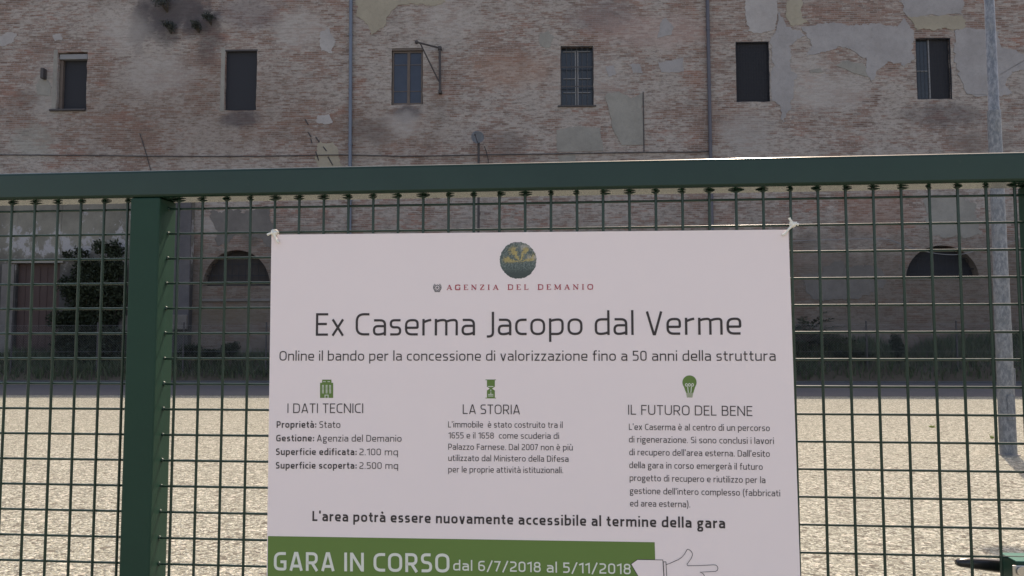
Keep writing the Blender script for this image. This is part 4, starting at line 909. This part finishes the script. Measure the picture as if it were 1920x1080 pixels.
def bulb2(bm):
    q = lambda pts, c=False: line(bm, Zi(1250, 690, 15.43, pts), 1.5, .0006, c)
    q([(606, 530), (625, 712)]); q([(716, 530), (700, 712)])
    for k_, cx in enumerate((570, 657, 746)): line(bm, Zi(1250, 690, 15.43, [(cx + 30 * cos(2 * pi * i / 12), 487 + 38 * sin(2 * pi * i / 12)) for i in range(12)]), 1.3, .0007 + k_ * .0001, True)
shape('icon_filament', M['paleink'], bulb2, ic)
# round picture of a yellow plant over dark green foliage
def picture_material():
    k = NT('printed_plant_picture'); v = k.coord(); cc = GP.at(971.5, 488, PD); ed = GP.at(1006.5, 488, PD); R2 = (ed - cc).length
    q = k.map(v, (1 / R2, 1 / R2, 1 / R2), (-cc.x / R2, -cc.y / R2, -cc.z / R2)); sp = k.n('SeparateXYZ'); k.put(q, sp.inputs[0]); x, z = sp.outputs[0], sp.outputs[2]
    n = k.noise(q, 5, 5, .7); n2 = k.noise(q, 11, 4, .7)
    c = k.mix(k.ss(n2, .35, .7), (.05, .07, .07), (.20, .24, .21)); c = k.mix(k.ss(z, -.2, -.8), c, (.055, .07, .065))
    dx = k.math('SUBTRACT', x, .12); dz = k.math('ADD', z, .10); ang = k.math('ARCTAN2', dz, dx); rad = k.math('SQRT', k.math('ADD', k.math('MULTIPLY', dx, dx), k.math('MULTIPLY', dz, dz)))
    rays = k.math('ADD', k.math('SINE', k.math('ADD', k.math('MULTIPLY', ang, 7.0), k.math('MULTIPLY', n, 11))), k.math('MULTIPLY', k.math('SUBTRACT', n2, .5), 3.6))
    f = k.math('MULTIPLY', k.ss(rays, -.5, .6), k.math('MULTIPLY', k.ss(rad, 1.05, .75), k.ss(z, -.22, .0)))
    c = k.mix(k.math('MULTIPLY', f, .9), c, k.mix(n2, (.28, .20, .07), (.60, .47, .18)))
    wh = k.math('MULTIPLY', k.ss(k.noise(q, 3.5, 4), .45, .65), k.ss(k.math('ADD', x, z), .35, .9)); c = k.mix(k.math('MULTIPLY', wh, .6), c, (.42, .40, .40))
    return k.done(c, .45, spec=.35)
def disc(bm):
    rr = random.Random(4); pts = []
    for i in range(120):
        a = 2 * pi * i / 120; q = 34.6 + rr.uniform(-.9, .5); pts.append((971.5 + q * cos(a), 488 + q * sin(a)))
    flat(bm, pts, .0003)
shape('round_picture', picture_material(), disc)
def emblem(bm):
    cx, cy = 820, 539.4
    line(bm, [(cx + 4.6 * cos(2 * pi * i / 20), cy + 4.6 * sin(2 * pi * i / 20)) for i in range(20)], 1.3, .0004, True)
    for i in range(12):
        a = 2 * pi * i / 12; line(bm, [(cx + 5.1 * cos(a), cy + 5.1 * sin(a)), (cx + 6.3 * cos(a), cy + 6.3 * sin(a))], 1.2, .00045)
    star = []
    for i in range(10):
        a = -pi / 2 + pi * i / 5; q = 3.6 if i % 2 == 0 else 1.5; star.append((cx + q * cos(a), cy + q * sin(a)))
    flat(bm, star, .0005)
    for s in (-1, 1):
        for i in range(8):
            a = radians(70 - i * 17); px_, py_ = cx + s * 6.9 * cos(a), cy + 7.4 * sin(a); line(bm, [(px_ - s * .8, py_ + 1.3), (px_ + s * .9, py_ - 1.5)], 1.3, .00055)
    line(bm, [(cx - 5, cy + 7.2), (cx + 5, cy + 7.2)], 1.9, .0006)
shape('emblem', M['inkgrey'], emblem)
# pointing hand drawing
Zh = lambda pts: [(1160 + x / 8, 1010 + y / 8) for x, y in pts]
HAND = [(712, 388), (770, 368), (830, 340), (900, 310), (945, 278), (985, 232), (1008, 190), (1022, 166), (1038, 156), (1060, 166), (1088, 190), (1103, 215), (1105, 245), (1092, 285), (1062, 330), (1024, 380), (1026, 396), (1045, 404), (1250, 400), (1420, 391), (1455, 394), (1478, 412), (1488, 440), (1480, 472), (1450, 490), (1330, 495), (1222, 500), (1262, 518), (1284, 552), (1280, 590), (1262, 612), (1275, 650), (1262, 700), (1235, 715), (1225, 770), (1180, 800), (900, 805), (728, 780)]
SLEEVE = [(185, 380), (280, 312), (662, 318), (690, 800), (430, 800)]
hd = shape('hand_drawing', M['paleink'], lambda bm: (flat(bm, Zh(SLEEVE), .0006)))
hd.data.materials.clear(); hd.data.materials.append(M['paper'])
def hand_lines(bm):
    line(bm, Zh(SLEEVE), 1.15, .0009, True); line(bm, Zh([(668, 346), (708, 346), (735, 800)]), 1.1, .0010); line(bm, Zh([(668, 346), (694, 800)]), 1.1, .0011); line(bm, Zh(HAND), 1.0, .0012)
shape('hand_outline', M['ink'], hand_lines, hd)
# ------------------------------------------------------------------ strings holding the poster
def knot(px, py, ends, label, seed):
    c_ = GP.at(px, py, PD - .006); t = thing('string_tie', label, 'string tie', GP.world(c_.x, c_.y, c_.z), -GYAW, 'white ties on the poster corners'); r = random.Random(seed)
    bm = bmesh.new(); blob(bm, (0, .001, 0), (.0078, .0055, .0065), 2, .22); blob(bm, (.006, .003, .003), (.005, .005, .004), 2, .25); blob(bm, (-.004, .001, .003), (.004, .004, .0045), 2, .25)
    tube(bm, [(.004 * cos(a) - .002, .012 * cos(a) + .010, .007 * sin(a) + .002) for a in [2 * pi * i / 12 for i in range(13)]], .0022, 6, False); obj('knot', bm, M['string'], t, True)
    for pts in ends:
        bm = bmesh.new(); Q = []
        for i, (x, y) in enumerate(pts):
            q = GP.at(x, y, PD - .006 + (.001 if i else .003)); Q.append((q.x - c_.x, -.001 * (i % 2), q.z - c_.z))
        tube(bm, Q, [.0034 - .0008 * (i % 2) for i in range(len(Q))], 7); obj('loose_end', bm, M['string'], t, True)
knot(514, 437, [[(514, 437), (517, 446), (521, 453), (523, 455)], [(514, 437), (507, 438), (502, 440)]], 'white string knot at the upper left corner of the poster', 1)
knot(1487, 421, [[(1487, 421), (1481, 412), (1479.5, 409)], [(1487, 421), (1479, 429), (1472, 438), (1466, 441)], [(1487, 421), (1492, 420), (1497, 421)]], 'white string knot at the upper right corner of the poster', 2)
